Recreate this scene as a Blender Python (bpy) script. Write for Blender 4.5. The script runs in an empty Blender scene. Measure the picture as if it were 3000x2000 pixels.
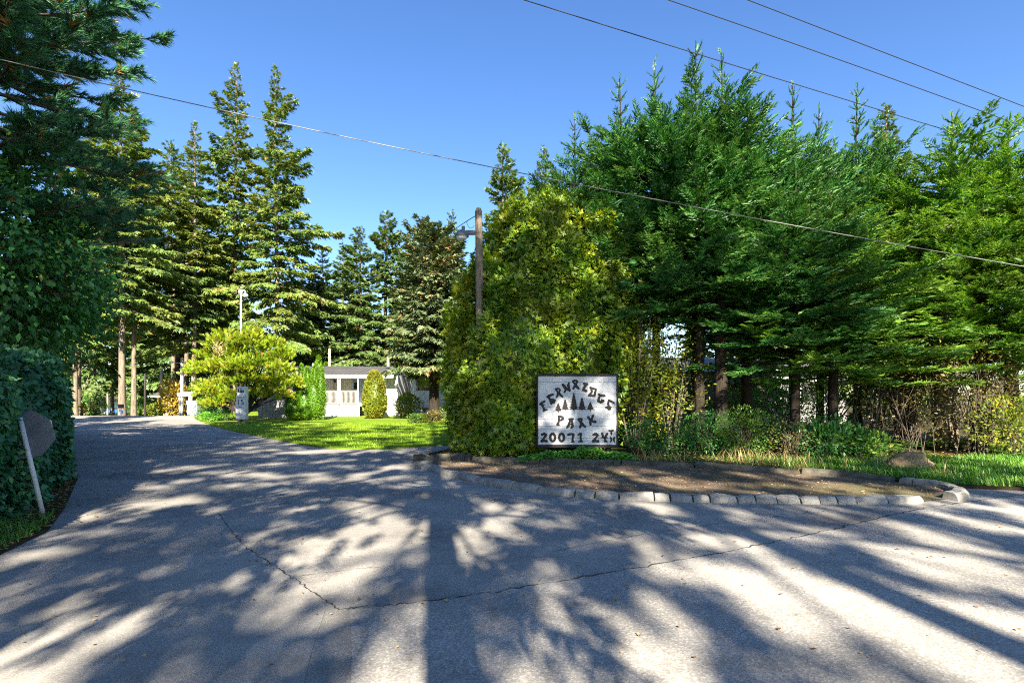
import bpy, bmesh, math, random
import numpy as np
from mathutils import Vector, Matrix

sc = bpy.context.scene
COL = sc.collection
R = math.radians
rng = np.random.default_rng(7)
random.seed(7)

# ------------------------------------------------------------------ camera, sky, sun, exposure
CAM_H = 1.6
F = 1500.0            # focal length in pixels of the 3000 px wide photograph (18 mm lens)
HZ = 1155.0           # horizon row in the photograph
cam_data = bpy.data.cameras.new('camera')
cam_data.sensor_width = 36.0
cam_data.lens = 18.0
cam_data.shift_y = (HZ - 1000.0) / 3000.0
cam_data.clip_start = 0.05
cam_data.clip_end = 3000.0
cam = bpy.data.objects.new('camera', cam_data)
cam.location = (0, 0, CAM_H)
cam.rotation_euler = (R(90), 0, 0)
COL.objects.link(cam)
sc.camera = cam

SUN_EL = R(33.0)
SUN_AZ = (0.158, -0.987)      # horizontal direction towards the sun (behind the viewer)
world = bpy.data.worlds.new('World')
sc.world = world
world.use_nodes = True
wn, wl = world.node_tree.nodes, world.node_tree.links
wn.clear()
sky = wn.new('ShaderNodeTexSky')
sky.sky_type = 'NISHITA'
sky.sun_disc = False
sky.sun_elevation = SUN_EL
sky.sun_rotation = math.atan2(SUN_AZ[0], SUN_AZ[1])
sky.altitude = 60
sky.air_density = 1.0
sky.dust_density = 0.35
sky.ozone_density = 2.2
hsv = wn.new('ShaderNodeHueSaturation')
hsv.inputs['Saturation'].default_value = 1.22
hsv.inputs['Hue'].default_value = 0.509
bg = wn.new('ShaderNodeBackground')
bg.inputs['Strength'].default_value = 0.057
wo = wn.new('ShaderNodeOutputWorld')
wl.new(sky.outputs[0], hsv.inputs['Color'])
wl.new(hsv.outputs[0], bg.inputs[0])
wl.new(bg.outputs[0], wo.inputs[0])

sun_data = bpy.data.lights.new('sun', 'SUN')
sun_data.energy = 5.0
sun_data.angle = R(0.53)
sun_data.color = (1.0, 0.885, 0.70)
sun = bpy.data.objects.new('sun', sun_data)
to_sun = Vector((SUN_AZ[0] * math.cos(SUN_EL), SUN_AZ[1] * math.cos(SUN_EL), math.sin(SUN_EL)))
sun.rotation_euler = to_sun.to_track_quat('Z', 'Y').to_euler()
sun.location = to_sun * 60
COL.objects.link(sun)

sc.view_settings.view_transform = 'Standard'
sc.view_settings.look = 'None'
sc.view_settings.exposure = 2.35
sc.view_settings.gamma = 1.0
sc.view_settings.use_curve_mapping = False
sc.render.engine = 'CYCLES'
sc.cycles.max_bounces = 6
sc.cycles.diffuse_bounces = 4
sc.cycles.glossy_bounces = 2
sc.cycles.transmission_bounces = 4
sc.cycles.transparent_max_bounces = 6
sc.cycles.filter_width = 1.1
sc.cycles.use_denoising = False

# ------------------------------------------------------------------ measuring helpers
def gx(px, depth):                   # lateral metres of image column px at a depth
    return (px - 1500.0) / F * depth
def hz(py, depth):                   # height in metres of image row py at a depth
    return CAM_H + (HZ - py) / F * depth
def ground(px, py):                  # ground point (x, y) under an image point
    d = CAM_H * F / (py - HZ)
    return (gx(px, d), d)
def smooth01(t):
    t = np.clip(t, 0, 1); return t * t * (3 - 2 * t)
def dip(x, y):                       # the land falls gently away beyond the driveway on the left
    return -0.037 * np.maximum(0, np.asarray(y) - 38.2) * smooth01((-17 - np.asarray(x)) / 6.0)

# ------------------------------------------------------------------ object helpers
def link(o, parent=None):
    COL.objects.link(o)
    if parent is not None:
        o.parent = parent
    return o
def tag(o, label=None, category=None, group=None, kind=None):
    if label: o['label'] = label
    if category: o['category'] = category
    if group: o['group'] = group
    if kind: o['kind'] = kind
    return o
def empty(name, loc=(0, 0, 0), rz=0.0, label=None, category=None, group=None):
    o = bpy.data.objects.new(name, None)
    o.location = loc
    o.rotation_euler = (0, 0, rz)
    o.empty_display_size = 0.2
    link(o)
    return tag(o, label, category, group)
def ob(name, me, parent=None, loc=None, rz=None):
    o = bpy.data.objects.new(name, me)
    if loc is not None: o.location = loc
    if rz is not None: o.rotation_euler = (0, 0, rz)
    return link(o, parent)

def mesh_np(name, V, T, mat, tint=None, smooth=False):
    V = np.asarray(V, dtype=np.float32); T = np.asarray(T, dtype=np.int32)
    me = bpy.data.meshes.new(name)
    me.vertices.add(len(V)); me.vertices.foreach_set('co', V.ravel())
    n = len(T)
    me.loops.add(n * 3); me.loops.foreach_set('vertex_index', T.ravel())
    me.polygons.add(n)
    me.polygons.foreach_set('loop_start', np.arange(0, n * 3, 3, dtype=np.int32))
    me.polygons.foreach_set('loop_total', np.full(n, 3, dtype=np.int32))
    if smooth:
        me.polygons.foreach_set('use_smooth', np.ones(n, dtype=bool))
    if tint is not None:
        a = me.attributes.new('tint', 'FLOAT', 'FACE')
        a.data.foreach_set('value', np.asarray(tint, dtype=np.float32))
    me.materials.append(mat)
    me.update(calc_edges=True)
    return me

class MB:
    """collects boxes, prisms, tubes into one mesh"""
    def __init__(s): s.v = []; s.f = []
    def add(s, vs, fs):
        o = len(s.v); s.v += [tuple(p) for p in vs]; s.f += [tuple(i + o for i in f) for f in fs]; return s
    def box(s, x0, x1, y0, y1, z0, z1):
        return s.add([(x0,y0,z0),(x1,y0,z0),(x1,y1,z0),(x0,y1,z0),(x0,y0,z1),(x1,y0,z1),(x1,y1,z1),(x0,y1,z1)],
                     [(0,3,2,1),(4,5,6,7),(0,1,5,4),(1,2,6,5),(2,3,7,6),(3,0,4,7)])
    def tube(s, pts, rad, n=8, cap=True):
        pts = [Vector(p) for p in pts]
        rad = list(rad) if hasattr(rad, '__len__') else [rad] * len(pts)
        rings = []
        for i, p in enumerate(pts):
            t = (pts[min(i + 1, len(pts) - 1)] - pts[max(i - 1, 0)]).normalized()
            a = t.cross(Vector((0, 0, 1)) if abs(t.z) < 0.9 else Vector((0, 1, 0))).normalized()
            b = t.cross(a)
            rings.append([p + (a * math.cos(2*math.pi*k/n) + b * math.sin(2*math.pi*k/n)) * rad[i] for k in range(n)])
        vs = [q for r_ in rings for q in r_]; fs = []
        for i in range(len(pts) - 1):
            for k in range(n):
                fs.append((i*n + k, i*n + (k+1) % n, (i+1)*n + (k+1) % n, (i+1)*n + k))
        if cap:
            fs.append(tuple(range(n - 1, -1, -1))); fs.append(tuple((len(pts)-1)*n + k for k in range(n)))
        return s.add(vs, fs)
    def prism(s, poly, axis, a0, a1):
        """poly in the two other axes, extruded along axis ('x','y','z')"""
        def P(u, v, w):
            return {'x': (w, u, v), 'y': (u, w, v), 'z': (u, v, w)}[axis]
        n = len(poly)
        vs = [P(u, v, a0) for u, v in poly] + [P(u, v, a1) for u, v in poly]
        fs = [tuple(range(n)), tuple(range(2*n - 1, n - 1, -1))] + [(i, n + i, n + (i+1) % n, (i+1) % n) for i in range(n)]
        return s.add(vs, fs)
    def mesh(s, name, mat, bevel=0.0, smooth=False):
        me = bpy.data.meshes.new(name)
        me.from_pydata(s.v, [], s.f)
        bm = bmesh.new(); bm.from_mesh(me)
        bmesh.ops.recalc_face_normals(bm, faces=bm.faces)
        if bevel > 0:
            bmesh.ops.bevel(bm, geom=list(bm.edges), offset=bevel, segments=1, affect='EDGES', clamp_overlap=True)
        if smooth:
            for f in bm.faces: f.smooth = True
        bm.to_mesh(me); bm.free()
        me.materials.append(mat)
        return me
    def build(s, name, mat, parent=None, bevel=0.0, smooth=False):
        return ob(name, s.mesh(name, mat, bevel, smooth), parent)

# ------------------------------------------------------------------ materials
def new_mat(name):
    m = bpy.data.materials.new(name); m.use_nodes = True
    nt = m.node_tree; nt.nodes.clear()
    out = nt.nodes.new('ShaderNodeOutputMaterial')
    return m, nt, out
def ramp(nt, stops, fac):
    r = nt.nodes.new('ShaderNodeValToRGB')
    e = r.color_ramp.elements
    while len(e) < len(stops): e.new(0.5)
    for el, (p, c) in zip(e, stops):
        el.position = p; el.color = (*c, 1)
    nt.links.new(fac, r.inputs[0])
    return r.outputs[0]
def noise(nt, scale, detail=4, rough=0.6, coord='Object', stretch=None):
    tc = nt.nodes.new('ShaderNodeTexCoord')
    n = nt.nodes.new('ShaderNodeTexNoise')
    n.inputs['Scale'].default_value = scale; n.inputs['Detail'].default_value = detail; n.inputs['Roughness'].default_value = rough
    src = tc.outputs[coord]
    if stretch:
        mp = nt.nodes.new('ShaderNodeMapping'); mp.inputs['Scale'].default_value = stretch
        nt.links.new(src, mp.inputs[0]); src = mp.outputs[0]
    nt.links.new(src, n.inputs['Vector'])
    return n.outputs[0]
def mix(nt, fac, a, b, mode='MIX'):
    m = nt.nodes.new('ShaderNodeMix'); m.data_type = 'RGBA'; m.blend_type = mode
    for sock, v in ((m.inputs[0], fac), (m.inputs[6], a), (m.inputs[7], b)):
        if hasattr(v, 'is_linked') or hasattr(v, 'links'):
            nt.links.new(v, sock)
        elif isinstance(v, (int, float)):
            sock.default_value = v
        else:
            sock.default_value = (*v, 1)
    return m.outputs[2]
def bump(nt, height, strength, dist=0.01):
    b = nt.nodes.new('ShaderNodeBump'); b.inputs['Strength'].default_value = strength; b.inputs['Distance'].default_value = dist
    nt.links.new(height, b.inputs['Height'])
    return b.outputs[0]
def principled(nt, out, color, rough=0.8, normal=None, metallic=0.0, spec=0.3):
    p = nt.nodes.new('ShaderNodeBsdfPrincipled')
    p.inputs['Roughness'].default_value = rough; p.inputs['Metallic'].default_value = metallic
    p.inputs['Specular IOR Level'].default_value = spec
    if hasattr(color, 'links'): nt.links.new(color, p.inputs['Base Color'])
    else: p.inputs['Base Color'].default_value = (*color, 1)
    if normal is not None: nt.links.new(normal, p.inputs['Normal'])
    nt.links.new(p.outputs[0], out.inputs[0])
    return p

LEAF_GAIN = 1.8
def leaf_mat(name, stops, transl=0.35, gloss=0.03, rough=0.45, patch=None, patch_scale=0.7):
    """foliage: colour by the leaf's own tint plus slow patches, light passing through the blade"""
    m, nt, out = new_mat(name)
    at = nt.nodes.new('ShaderNodeAttribute'); at.attribute_name = 'tint'
    stops = [(p, tuple(LEAF_GAIN * x for x in c_)) for p, c_ in stops]
    c = ramp(nt, stops, at.outputs['Fac'])
    if patch:
        n = noise(nt, patch_scale, 2, 0.5)
        f = ramp(nt, [(0.45, (0, 0, 0)), (0.68, (1, 1, 1))], n)
        c = mix(nt, f, c, mix(nt, 0.65, c, patch))
    d = nt.nodes.new('ShaderNodeBsdfDiffuse'); nt.links.new(c, d.inputs[0])
    t = nt.nodes.new('ShaderNodeBsdfTranslucent')
    tcol = mix(nt, 1.0, c, (1.15, 1.1, 0.55), 'MULTIPLY'); nt.links.new(tcol, t.inputs[0])
    ms = nt.nodes.new('ShaderNodeMixShader'); ms.inputs[0].default_value = transl
    nt.links.new(d.outputs[0], ms.inputs[1]); nt.links.new(t.outputs[0], ms.inputs[2])
    g = nt.nodes.new('ShaderNodeBsdfGlossy'); g.inputs['Roughness'].default_value = rough
    g.inputs['Color'].default_value = (0.9, 0.95, 1.0, 1)
    ms2 = nt.nodes.new('ShaderNodeMixShader'); ms2.inputs[0].default_value = gloss
    nt.links.new(ms.outputs[0], ms2.inputs[1]); nt.links.new(g.outputs[0], ms2.inputs[2])
    nt.links.new(ms2.outputs[0], out.inputs[0])
    return m
def plain_mat(name, color, rough=0.6, var=0.12, scale=6.0, metallic=0.0, spec=0.3, bmp=0.0, stretch=None):
    m, nt, out = new_mat(name)
    n = noise(nt, scale, 5, 0.65, stretch=stretch)
    lo = tuple(max(0, c * (1 - var * 2)) for c in color); hi = tuple(c * (1 + var) for c in color)
    c = ramp(nt, [(0.3, lo), (0.7, hi)], n)
    principled(nt, out, c, rough, bump(nt, n, bmp, 0.01) if bmp else None, metallic, spec)
    return m

def asphalt_mat(name, tone, warm, grain=170.0, contrast=1.0, stain=0.5):
    m, nt, out = new_mat(name)
    tc = nt.nodes.new('ShaderNodeTexCoord')
    v = nt.nodes.new('ShaderNodeTexVoronoi'); v.inputs['Scale'].default_value = grain
    nt.links.new(tc.outputs['Object'], v.inputs['Vector'])
    sep = nt.nodes.new('ShaderNodeSeparateColor'); nt.links.new(v.outputs['Color'], sep.inputs[0])
    a = tuple(tone * w for w in warm)
    stones = ramp(nt, [(0.0, tuple(x * (1 - 0.45 * contrast) for x in a)), (0.45, a), (0.8, tuple(x * (1 + 0.25 * contrast) for x in a)),
                       (0.97, tuple(x * (1 + 0.9 * contrast) for x in a))], sep.outputs[0])
    fine = noise(nt, 330, 3, 0.7)
    c = mix(nt, 0.3, stones, ramp(nt, [(0.3, tuple(x * 0.62 for x in a)), (0.7, tuple(x * 1.35 for x in a))], fine))
    big = noise(nt, 0.55, 5, 0.62)
    c = mix(nt, stain, c, ramp(nt, [(0.32, (0.5, 0.5, 0.51)), (0.5, (1, 1, 1)), (0.72, (1.25, 1.22, 1.17))], big), 'MULTIPLY')
    streak = noise(nt, 0.9, 4, 0.6, stretch=(.22, 1.6, 1))
    c = mix(nt, 0.45, c, ramp(nt, [(0.36, (0.66, 0.66, 0.67)), (0.52, (1, 1, 1)), (0.7, (1.14, 1.13, 1.1))], streak), 'MULTIPLY')
    spot = noise(nt, 2.3, 3, 0.5)
    c = mix(nt, 0.6, c, ramp(nt, [(0.27, (0.55, 0.55, 0.56)), (0.34, (1, 1, 1))], spot), 'MULTIPLY')
    med = noise(nt, 5.5, 5, 0.7)
    c = mix(nt, 0.5, c, ramp(nt, [(0.28, (0.72, 0.71, 0.7)), (0.5, (1, 1, 1)), (0.75, (1.12, 1.12, 1.1))], med), 'MULTIPLY')
    principled(nt, out, c, 0.9, bump(nt, v.outputs['Distance'], 0.22, 0.004), spec=0.12)
    return m

def soil_mat(name, dark, light, moss=None, scale=2.0):
    m, nt, out = new_mat(name)
    n1 = noise(nt, scale, 6, 0.7); n2 = noise(nt, 45, 4, 0.75); n3 = noise(nt, scale * 0.6, 3, 0.55)
    c = ramp(nt, [(0.3, dark), (0.7, light)], n1)
    c = mix(nt, 0.6, c, ramp(nt, [(0.3, (0.5, 0.5, 0.5)), (0.7, (1.4, 1.35, 1.25))], n2), 'MULTIPLY')
    if moss:
        c = mix(nt, ramp(nt, [(0.5, (0, 0, 0)), (0.66, (1, 1, 1))], n3), c, moss)
    principled(nt, out, c, 0.95, bump(nt, n2, 0.6, 0.02), spec=0.08)
    return m

def bark_mat(name, dark, light, scale=9.0):
    m, nt, out = new_mat(name)
    n1 = noise(nt, scale, 6, 0.75, stretch=(1, 1, 0.18)); n2 = noise(nt, 1.1, 3, 0.5)
    c = ramp(nt, [(0.34, dark), (0.66, light)], n1)
    c = mix(nt, 0.5, c, ramp(nt, [(0.3, (0.65, 0.66, 0.62)), (0.7, (1.2, 1.15, 1.1))], n2), 'MULTIPLY')
    principled(nt, out, c, 0.92, bump(nt, n1, 0.9, 0.04), spec=0.1)
    return m

M = {}
M['street'] = asphalt_mat('worn street asphalt', 0.285, (1.0, 0.965, 0.90), 80.0, 0.75)
M['drive'] = asphalt_mat('driveway asphalt', 0.255, (1.0, 0.965, 0.90), 120.0, 0.65, 0.75)
M['patch'] = asphalt_mat('smoother asphalt patch', 0.27, (1.0, 0.965, 0.90), 150.0, 0.6, 0.65)
M['tar'] = plain_mat('old joint filler', (0.05, 0.05, 0.05), 0.8, 0.3, 20)
M['ground'] = soil_mat('rough open ground', (0.03, 0.045, 0.012), (0.09, 0.11, 0.03), (0.06, 0.11, 0.015), 0.5)
M['soil'] = soil_mat('woodland soil', (0.022, 0.017, 0.011), (0.075, 0.055, 0.033), (0.035, 0.06, 0.012), 1.4)
M['dirt'] = soil_mat('trodden dirt', (0.085, 0.066, 0.05), (0.235, 0.185, 0.14), (0.10, 0.095, 0.05), 0.9)
M['lawn'] = soil_mat('mown turf', (0.085, 0.165, 0.008), (0.14, 0.225, 0.012), (0.19, 0.215, 0.028), 0.45)
M['kerb'] = plain_mat('weathered concrete', (0.27, 0.26, 0.235), 0.9, 0.22, 7, bmp=0.4)
M['kerb_old'] = plain_mat('mossy dark concrete', (0.085, 0.08, 0.062), 0.95, 0.35, 5, bmp=0.5)
M['bark'] = bark_mat('fir bark', (0.075, 0.06, 0.046), (0.26, 0.215, 0.165), 7)
M['bark_shaded'] = bark_mat('shade-darkened bark', (0.014, 0.012, 0.010), (0.048, 0.039, 0.031), 12)  # dark bark lowered further, shade under the firs put into the colour
M['twig'] = plain_mat('grey brown twigs', (0.11, 0.09, 0.07), 0.9, 0.3, 10)
M['pole_wood'] = bark_mat('grey weathered pole', (0.13, 0.10, 0.075), (0.30, 0.25, 0.20), 14)
M['pole_pale'] = bark_mat('pale pole', (0.30, 0.27, 0.22), (0.46, 0.43, 0.37), 14)
M['white'] = plain_mat('white paint', (0.62, 0.62, 0.60), 0.5, 0.05, 3)
M['board'] = plain_mat('chalky white boards', (0.54, 0.555, 0.575), 0.6, 0.07, 3, stretch=(1, 1, 14))
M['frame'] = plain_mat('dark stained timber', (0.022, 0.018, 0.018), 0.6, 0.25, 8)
M['letter'] = plain_mat('dark brown paint', (0.024, 0.02, 0.02), 0.6, 0.35, 10)
M['steel'] = plain_mat('galvanised steel', (0.42, 0.43, 0.45), 0.5, 0.1, 12, metallic=0.4)
M['sign_back'] = plain_mat('dull sign back', (0.15, 0.165, 0.185), 0.6, 0.2, 4)
M['grey_metal'] = plain_mat('grey lamp housing', (0.16, 0.17, 0.18), 0.5, 0.1, 8, metallic=0.3)
M['lens'] = plain_mat('frosted lens', (0.55, 0.58, 0.6), 0.25, 0.05, 8)
M['roof'] = plain_mat('grey metal roofing', (0.085, 0.083, 0.086), 0.55, 0.14, 1.2)
M['siding'] = plain_mat('white siding', (0.60, 0.60, 0.585), 0.6, 0.05, 2)
M['siding_blue'] = plain_mat('pale blue siding', (0.42, 0.53, 0.6), 0.6, 0.06, 2)
M['siding_dimmed'] = plain_mat('dimmed white siding', (0.17, 0.17, 0.175), 0.6, 0.06, 2)  # white siding darkened, shade behind the firs put into the colour
M['siding_cream'] = plain_mat('cream siding', (0.55, 0.53, 0.43), 0.6, 0.06, 2)
M['door'] = plain_mat('cream door', (0.50, 0.47, 0.33), 0.5, 0.05, 4)
M['glass'] = plain_mat('dark window glass', (0.03, 0.036, 0.042), 0.08, 0.1, 2, spec=0.7)
M['grey_wall'] = plain_mat('grey fence boards', (0.24, 0.24, 0.235), 0.8, 0.15, 3)
M['wire'] = plain_mat('cable sheath', (0.02, 0.02, 0.022), 0.6, 0.1, 3)
M['wire_pale'] = plain_mat('bare cable', (0.16, 0.16, 0.16), 0.5, 0.1, 3)
M['stone'] = plain_mat('birdbath stone', (0.36, 0.29, 0.17), 0.9, 0.2, 9, bmp=0.4)
M['car_blue'] = plain_mat('blue car paint', (0.02, 0.11, 0.36), 0.25, 0.03, 2, spec=0.6)
M['car_dark'] = plain_mat('dark car paint', (0.03, 0.04, 0.055), 0.25, 0.03, 2, spec=0.6)
M['car_red'] = plain_mat('red car paint', (0.38, 0.02, 0.02), 0.3, 0.03, 2, spec=0.6)
M['car_white'] = plain_mat('white car paint', (0.68, 0.68, 0.67), 0.3, 0.03, 2, spec=0.6)
M['tyre'] = plain_mat('tyre rubber', (0.02, 0.02, 0.02), 0.8, 0.1, 8)
M['litter'] = leaf_mat('dry leaf litter', [(0, (0.06, 0.032, 0.014)), (0.5, (0.17, 0.09, 0.035)), (1, (0.33, 0.25, 0.13))], 0.15, 0.0)
M['black'] = plain_mat('black print', (0.015, 0.015, 0.016), 0.6, 0.1, 4)

def rock_mat():
    m, nt, out = new_mat('mossy boulder')
    n1 = noise(nt, 5, 6, 0.7); n2 = noise(nt, 22, 5, 0.7); n3 = noise(nt, 2.4, 4, 0.6)
    c = ramp(nt, [(0.3, (0.09, 0.06, 0.035)), (0.52, (0.34, 0.23, 0.135)), (0.75, (0.5, 0.4, 0.28))], n1)
    geo = nt.nodes.new('ShaderNodeNewGeometry')
    sx = nt.nodes.new('ShaderNodeSeparateXYZ'); nt.links.new(geo.outputs['Normal'], sx.inputs[0])
    f = ramp(nt, [(0.55, (0, 0, 0)), (0.85, (0.8, 0.8, 0.8))], sx.outputs[2])
    f2 = mix(nt, 1.0, f, ramp(nt, [(0.35, (0, 0, 0)), (0.55, (1, 1, 1))], n3), 'MULTIPLY')
    c = mix(nt, f2, c, (0.13, 0.12, 0.03))
    principled(nt, out, c, 0.95, bump(nt, n2, 0.8, 0.03), spec=0.1)
    return m
M['rock'] = rock_mat()

# foliage colours (leaf tones; near_fir_lit carries sunlight)
M['far_fir'] = leaf_mat('sunny fir needles', [(0, (0.036, 0.072, 0.02)), (0.55, (0.078, 0.128, 0.026)), (0.9, (0.125, 0.165, 0.03)), (1, (0.19, 0.11, 0.03))], 0.32, 0.04, patch=(0.15, 0.155, 0.022), patch_scale=0.25)
M['far_fir_green'] = leaf_mat('green fir needles', [(0, (0.03, 0.062, 0.024)), (0.55, (0.066, 0.115, 0.028)), (0.92, (0.10, 0.15, 0.035)), (1, (0.17, 0.10, 0.03))], 0.32, 0.04, patch=(0.07, 0.10, 0.02), patch_scale=0.25)
M['far_spruce'] = leaf_mat('grey green spruce with cones', [(0, (0.03, 0.05, 0.024)), (0.5, (0.062, 0.088, 0.038)), (0.84, (0.11, 0.13, 0.055)), (0.87, (0.14, 0.08, 0.034)), (1, (0.20, 0.115, 0.05))], 0.15, 0.03)
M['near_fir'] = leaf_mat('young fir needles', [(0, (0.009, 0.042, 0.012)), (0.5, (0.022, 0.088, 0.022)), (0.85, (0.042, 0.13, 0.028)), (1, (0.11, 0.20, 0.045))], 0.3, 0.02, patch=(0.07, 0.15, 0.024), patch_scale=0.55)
M['near_fir_lit'] = leaf_mat('sun-tinted fir needles', [(0, (0.024, 0.08, 0.012)), (0.5, (0.065, 0.155, 0.018)), (1, (0.15, 0.25, 0.03))], 0.4, 0.02, patch=(0.09, 0.13, 0.02), patch_scale=0.6)  # sunlit copy of near_fir, sun on the right-hand firs put into the colour
M['cedar'] = leaf_mat('golden cedar sprays', [(0, (0.025, 0.075, 0.010)), (0.4, (0.075, 0.15, 0.010)), (0.75, (0.165, 0.235, 0.009)), (1, (0.28, 0.30, 0.008))], 0.4, 0.04, patch=(0.25, 0.26, 0.006), patch_scale=0.9)
M['juniper'] = leaf_mat('golden juniper', [(0, (0.04, 0.085, 0.006)), (0.5, (0.12, 0.185, 0.007)), (0.86, (0.21, 0.25, 0.008)), (0.93, (0.27, 0.15, 0.02)), (1, (0.19, 0.09, 0.02))], 0.38, 0.03, patch=(0.22, 0.24, 0.008), patch_scale=1.1)
M['arbor'] = leaf_mat('bright arborvitae', [(0, (0.03, 0.085, 0.005)), (0.5, (0.07, 0.15, 0.006)), (1, (0.13, 0.20, 0.008))], 0.28, 0.03)
M['yew'] = leaf_mat('clipped yew', [(0, (0.05, 0.075, 0.006)), (0.5, (0.105, 0.13, 0.007)), (1, (0.185, 0.18, 0.010))], 0.25, 0.03, patch=(0.17, 0.13, 0.01), patch_scale=1.2)
M['ivy'] = leaf_mat('dark ivy', [(0, (0.010, 0.045, 0.02)), (0.6, (0.026, 0.095, 0.038)), (1, (0.07, 0.17, 0.055))], 0.15, 0.03, 0.45)
M['broad'] = leaf_mat('broad green leaves', [(0, (0.016, 0.06, 0.016)), (0.6, (0.036, 0.13, 0.026)), (0.95, (0.09, 0.19, 0.03)), (1, (0.30, 0.24, 0.03))], 0.35, 0.03, 0.45)
M['autumn'] = leaf_mat('orange autumn leaves', [(0, (0.20, 0.10, 0.02)), (0.6, (0.34, 0.17, 0.02)), (1, (0.40, 0.28, 0.04))], 0.4, 0.04)
M['gold'] = leaf_mat('yellow autumn shrub', [(0, (0.10, 0.085, 0.012)), (0.5, (0.20, 0.15, 0.014)), (1, (0.30, 0.20, 0.02))], 0.35, 0.04)
M['pine'] = leaf_mat('pine needles', [(0, (0.014, 0.05, 0.026)), (0.6, (0.03, 0.10, 0.05)), (0.93, (0.05, 0.14, 0.055)), (1, (0.16, 0.09, 0.025))], 0.25, 0.03, 0.45)
M['shrub'] = leaf_mat('green shrub leaves', [(0, (0.02, 0.05, 0.010)), (0.5, (0.045, 0.105, 0.014)), (0.9, (0.09, 0.155, 0.018)), (1, (0.20, 0.17, 0.03))], 0.4, 0.02, 0.5)
M['vine'] = leaf_mat('yellowing vine leaves', [(0, (0.03, 0.06, 0.010)), (0.5, (0.08, 0.115, 0.012)), (0.8, (0.17, 0.165, 0.014)), (1, (0.28, 0.20, 0.02))], 0.42, 0.02, 0.5)
M['bramble'] = leaf_mat('brownish bramble leaves', [(0, (0.035, 0.04, 0.012)), (0.5, (0.09, 0.08, 0.02)), (0.8, (0.16, 0.125, 0.03)), (1, (0.26, 0.17, 0.04))], 0.4, 0.04)
M['cover'] = leaf_mat('bright ground cover leaves', [(0, (0.035, 0.12, 0.010)), (0.6, (0.065, 0.20, 0.014)), (1, (0.12, 0.27, 0.02))], 0.35, 0.05)
M['fern'] = leaf_mat('fern fronds', [(0, (0.02, 0.065, 0.014)), (0.6, (0.045, 0.11, 0.018)), (1, (0.13, 0.15, 0.03))], 0.35, 0.05)
M['grass'] = leaf_mat('verge grass', [(0, (0.03, 0.085, 0.008)), (0.6, (0.06, 0.16, 0.010)), (0.95, (0.11, 0.20, 0.016)), (1, (0.26, 0.22, 0.10))], 0.35, 0.04)
M['lawn_blade'] = leaf_mat('lawn blades', [(0, (0.07, 0.15, 0.006)), (0.6, (0.11, 0.20, 0.008)), (1, (0.19, 0.23, 0.015))], 0.35, 0.03)
M['dry_grass'] = leaf_mat('dry grass', [(0, (0.10, 0.08, 0.035)), (0.6, (0.19, 0.155, 0.07)), (1, (0.30, 0.25, 0.13))], 0.3, 0.0)
M['far_wood'] = leaf_mat('distant wood', [(0, (0.028, 0.05, 0.018)), (0.6, (0.055, 0.085, 0.024)), (1, (0.09, 0.11, 0.03))], 0.2, 0.03)

# ------------------------------------------------------------------ foliage machinery
def unit(v):
    return v / np.maximum(np.linalg.norm(v, axis=-1, keepdims=True), 1e-9)
def rand_unit(n):
    return unit(rng.normal(size=(n, 3)))

def T_leaf(w=0.5, fold=0.12):
    return (np.array([[0,0,0],[.45,w/2,fold*.5],[1,0,0],[.45,-w/2,fold*.5]], float), np.array([[0,2,1],[0,3,2]]))
def T_spray(w=0.34):
    """a flat lacy conifer spray: a midrib and side lobes"""
    V = []; Fs = []
    def lobe(x, y, dx, dy, l, ww):
        d = np.array([dx, dy]); d = d / np.linalg.norm(d); p = np.array([-d[1], d[0]])
        b = np.array([x, y]); i = len(V)
        for q, z in ((b, 0), (b + d*l*.5 + p*ww/2, .03), (b + d*l, -.02), (b + d*l*.5 - p*ww/2, .03)):
            V.append([q[0], q[1], z - 0.12*(q[0]**2)])
        Fs.extend([[i, i+2, i+1], [i, i+3, i+2]])
    lobe(0, 0, 1, 0, 1.0, .16)
    for x, s, l in ((.12, 1, .42), (.2, -1, .46), (.38, 1, .42), (.46, -1, .4), (.62, 1, .3), (.68, -1, .27)):
        lobe(x, 0, .8, s * w * 2.2, l, .15)
    return np.array(V, float), np.array(Fs)
def T_spray_lite():
    V = []; Fs = []
    for x, dx, dy, l, ww in ((0, 1, 0, 1.0, .24), (.15, .8, .75, .55, .2), (.25, .8, -.75, .52, .2), (.5, .8, .7, .36, .16)):
        d = np.array([dx, dy]); d = d / np.linalg.norm(d); p = np.array([-d[1], d[0]]); b = np.array([x, 0.]); i = len(V)
        for q, z in ((b, 0), (b + d*l*.5 + p*ww/2, .04), (b + d*l, -.02), (b + d*l*.5 - p*ww/2, .04)):
            V.append([q[0], q[1], z - .12 * q[0]**2])
        Fs.extend([[i, i+2, i+1], [i, i+3, i+2]])
    return np.array(V, float), np.array(Fs)
def T_brush(n=14, w=0.13, seed=1):
    """a fir twig: needles standing round a stem"""
    r = np.random.default_rng(seed); V = []; Fs = []
    V += [[0, .012, 0], [0, -.012, 0], [1, 0, 0]]; Fs.append([0, 1, 2])
    for k in range(n):
        t = 0.06 + 0.9 * k / n; a = k * 2.4 + r.uniform(-.3, .3); ww = w * (1.05 - 0.45 * t) * r.uniform(.8, 1.15)
        c, s = math.cos(a), math.sin(a) * 0.8; i = len(V)
        V += [[t - .05, 0, 0], [t + .06, 0, 0], [t + .12, c * ww, s * ww]]
        Fs.append([i, i+1, i+2])
    return np.array(V, float), np.array(Fs)
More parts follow.
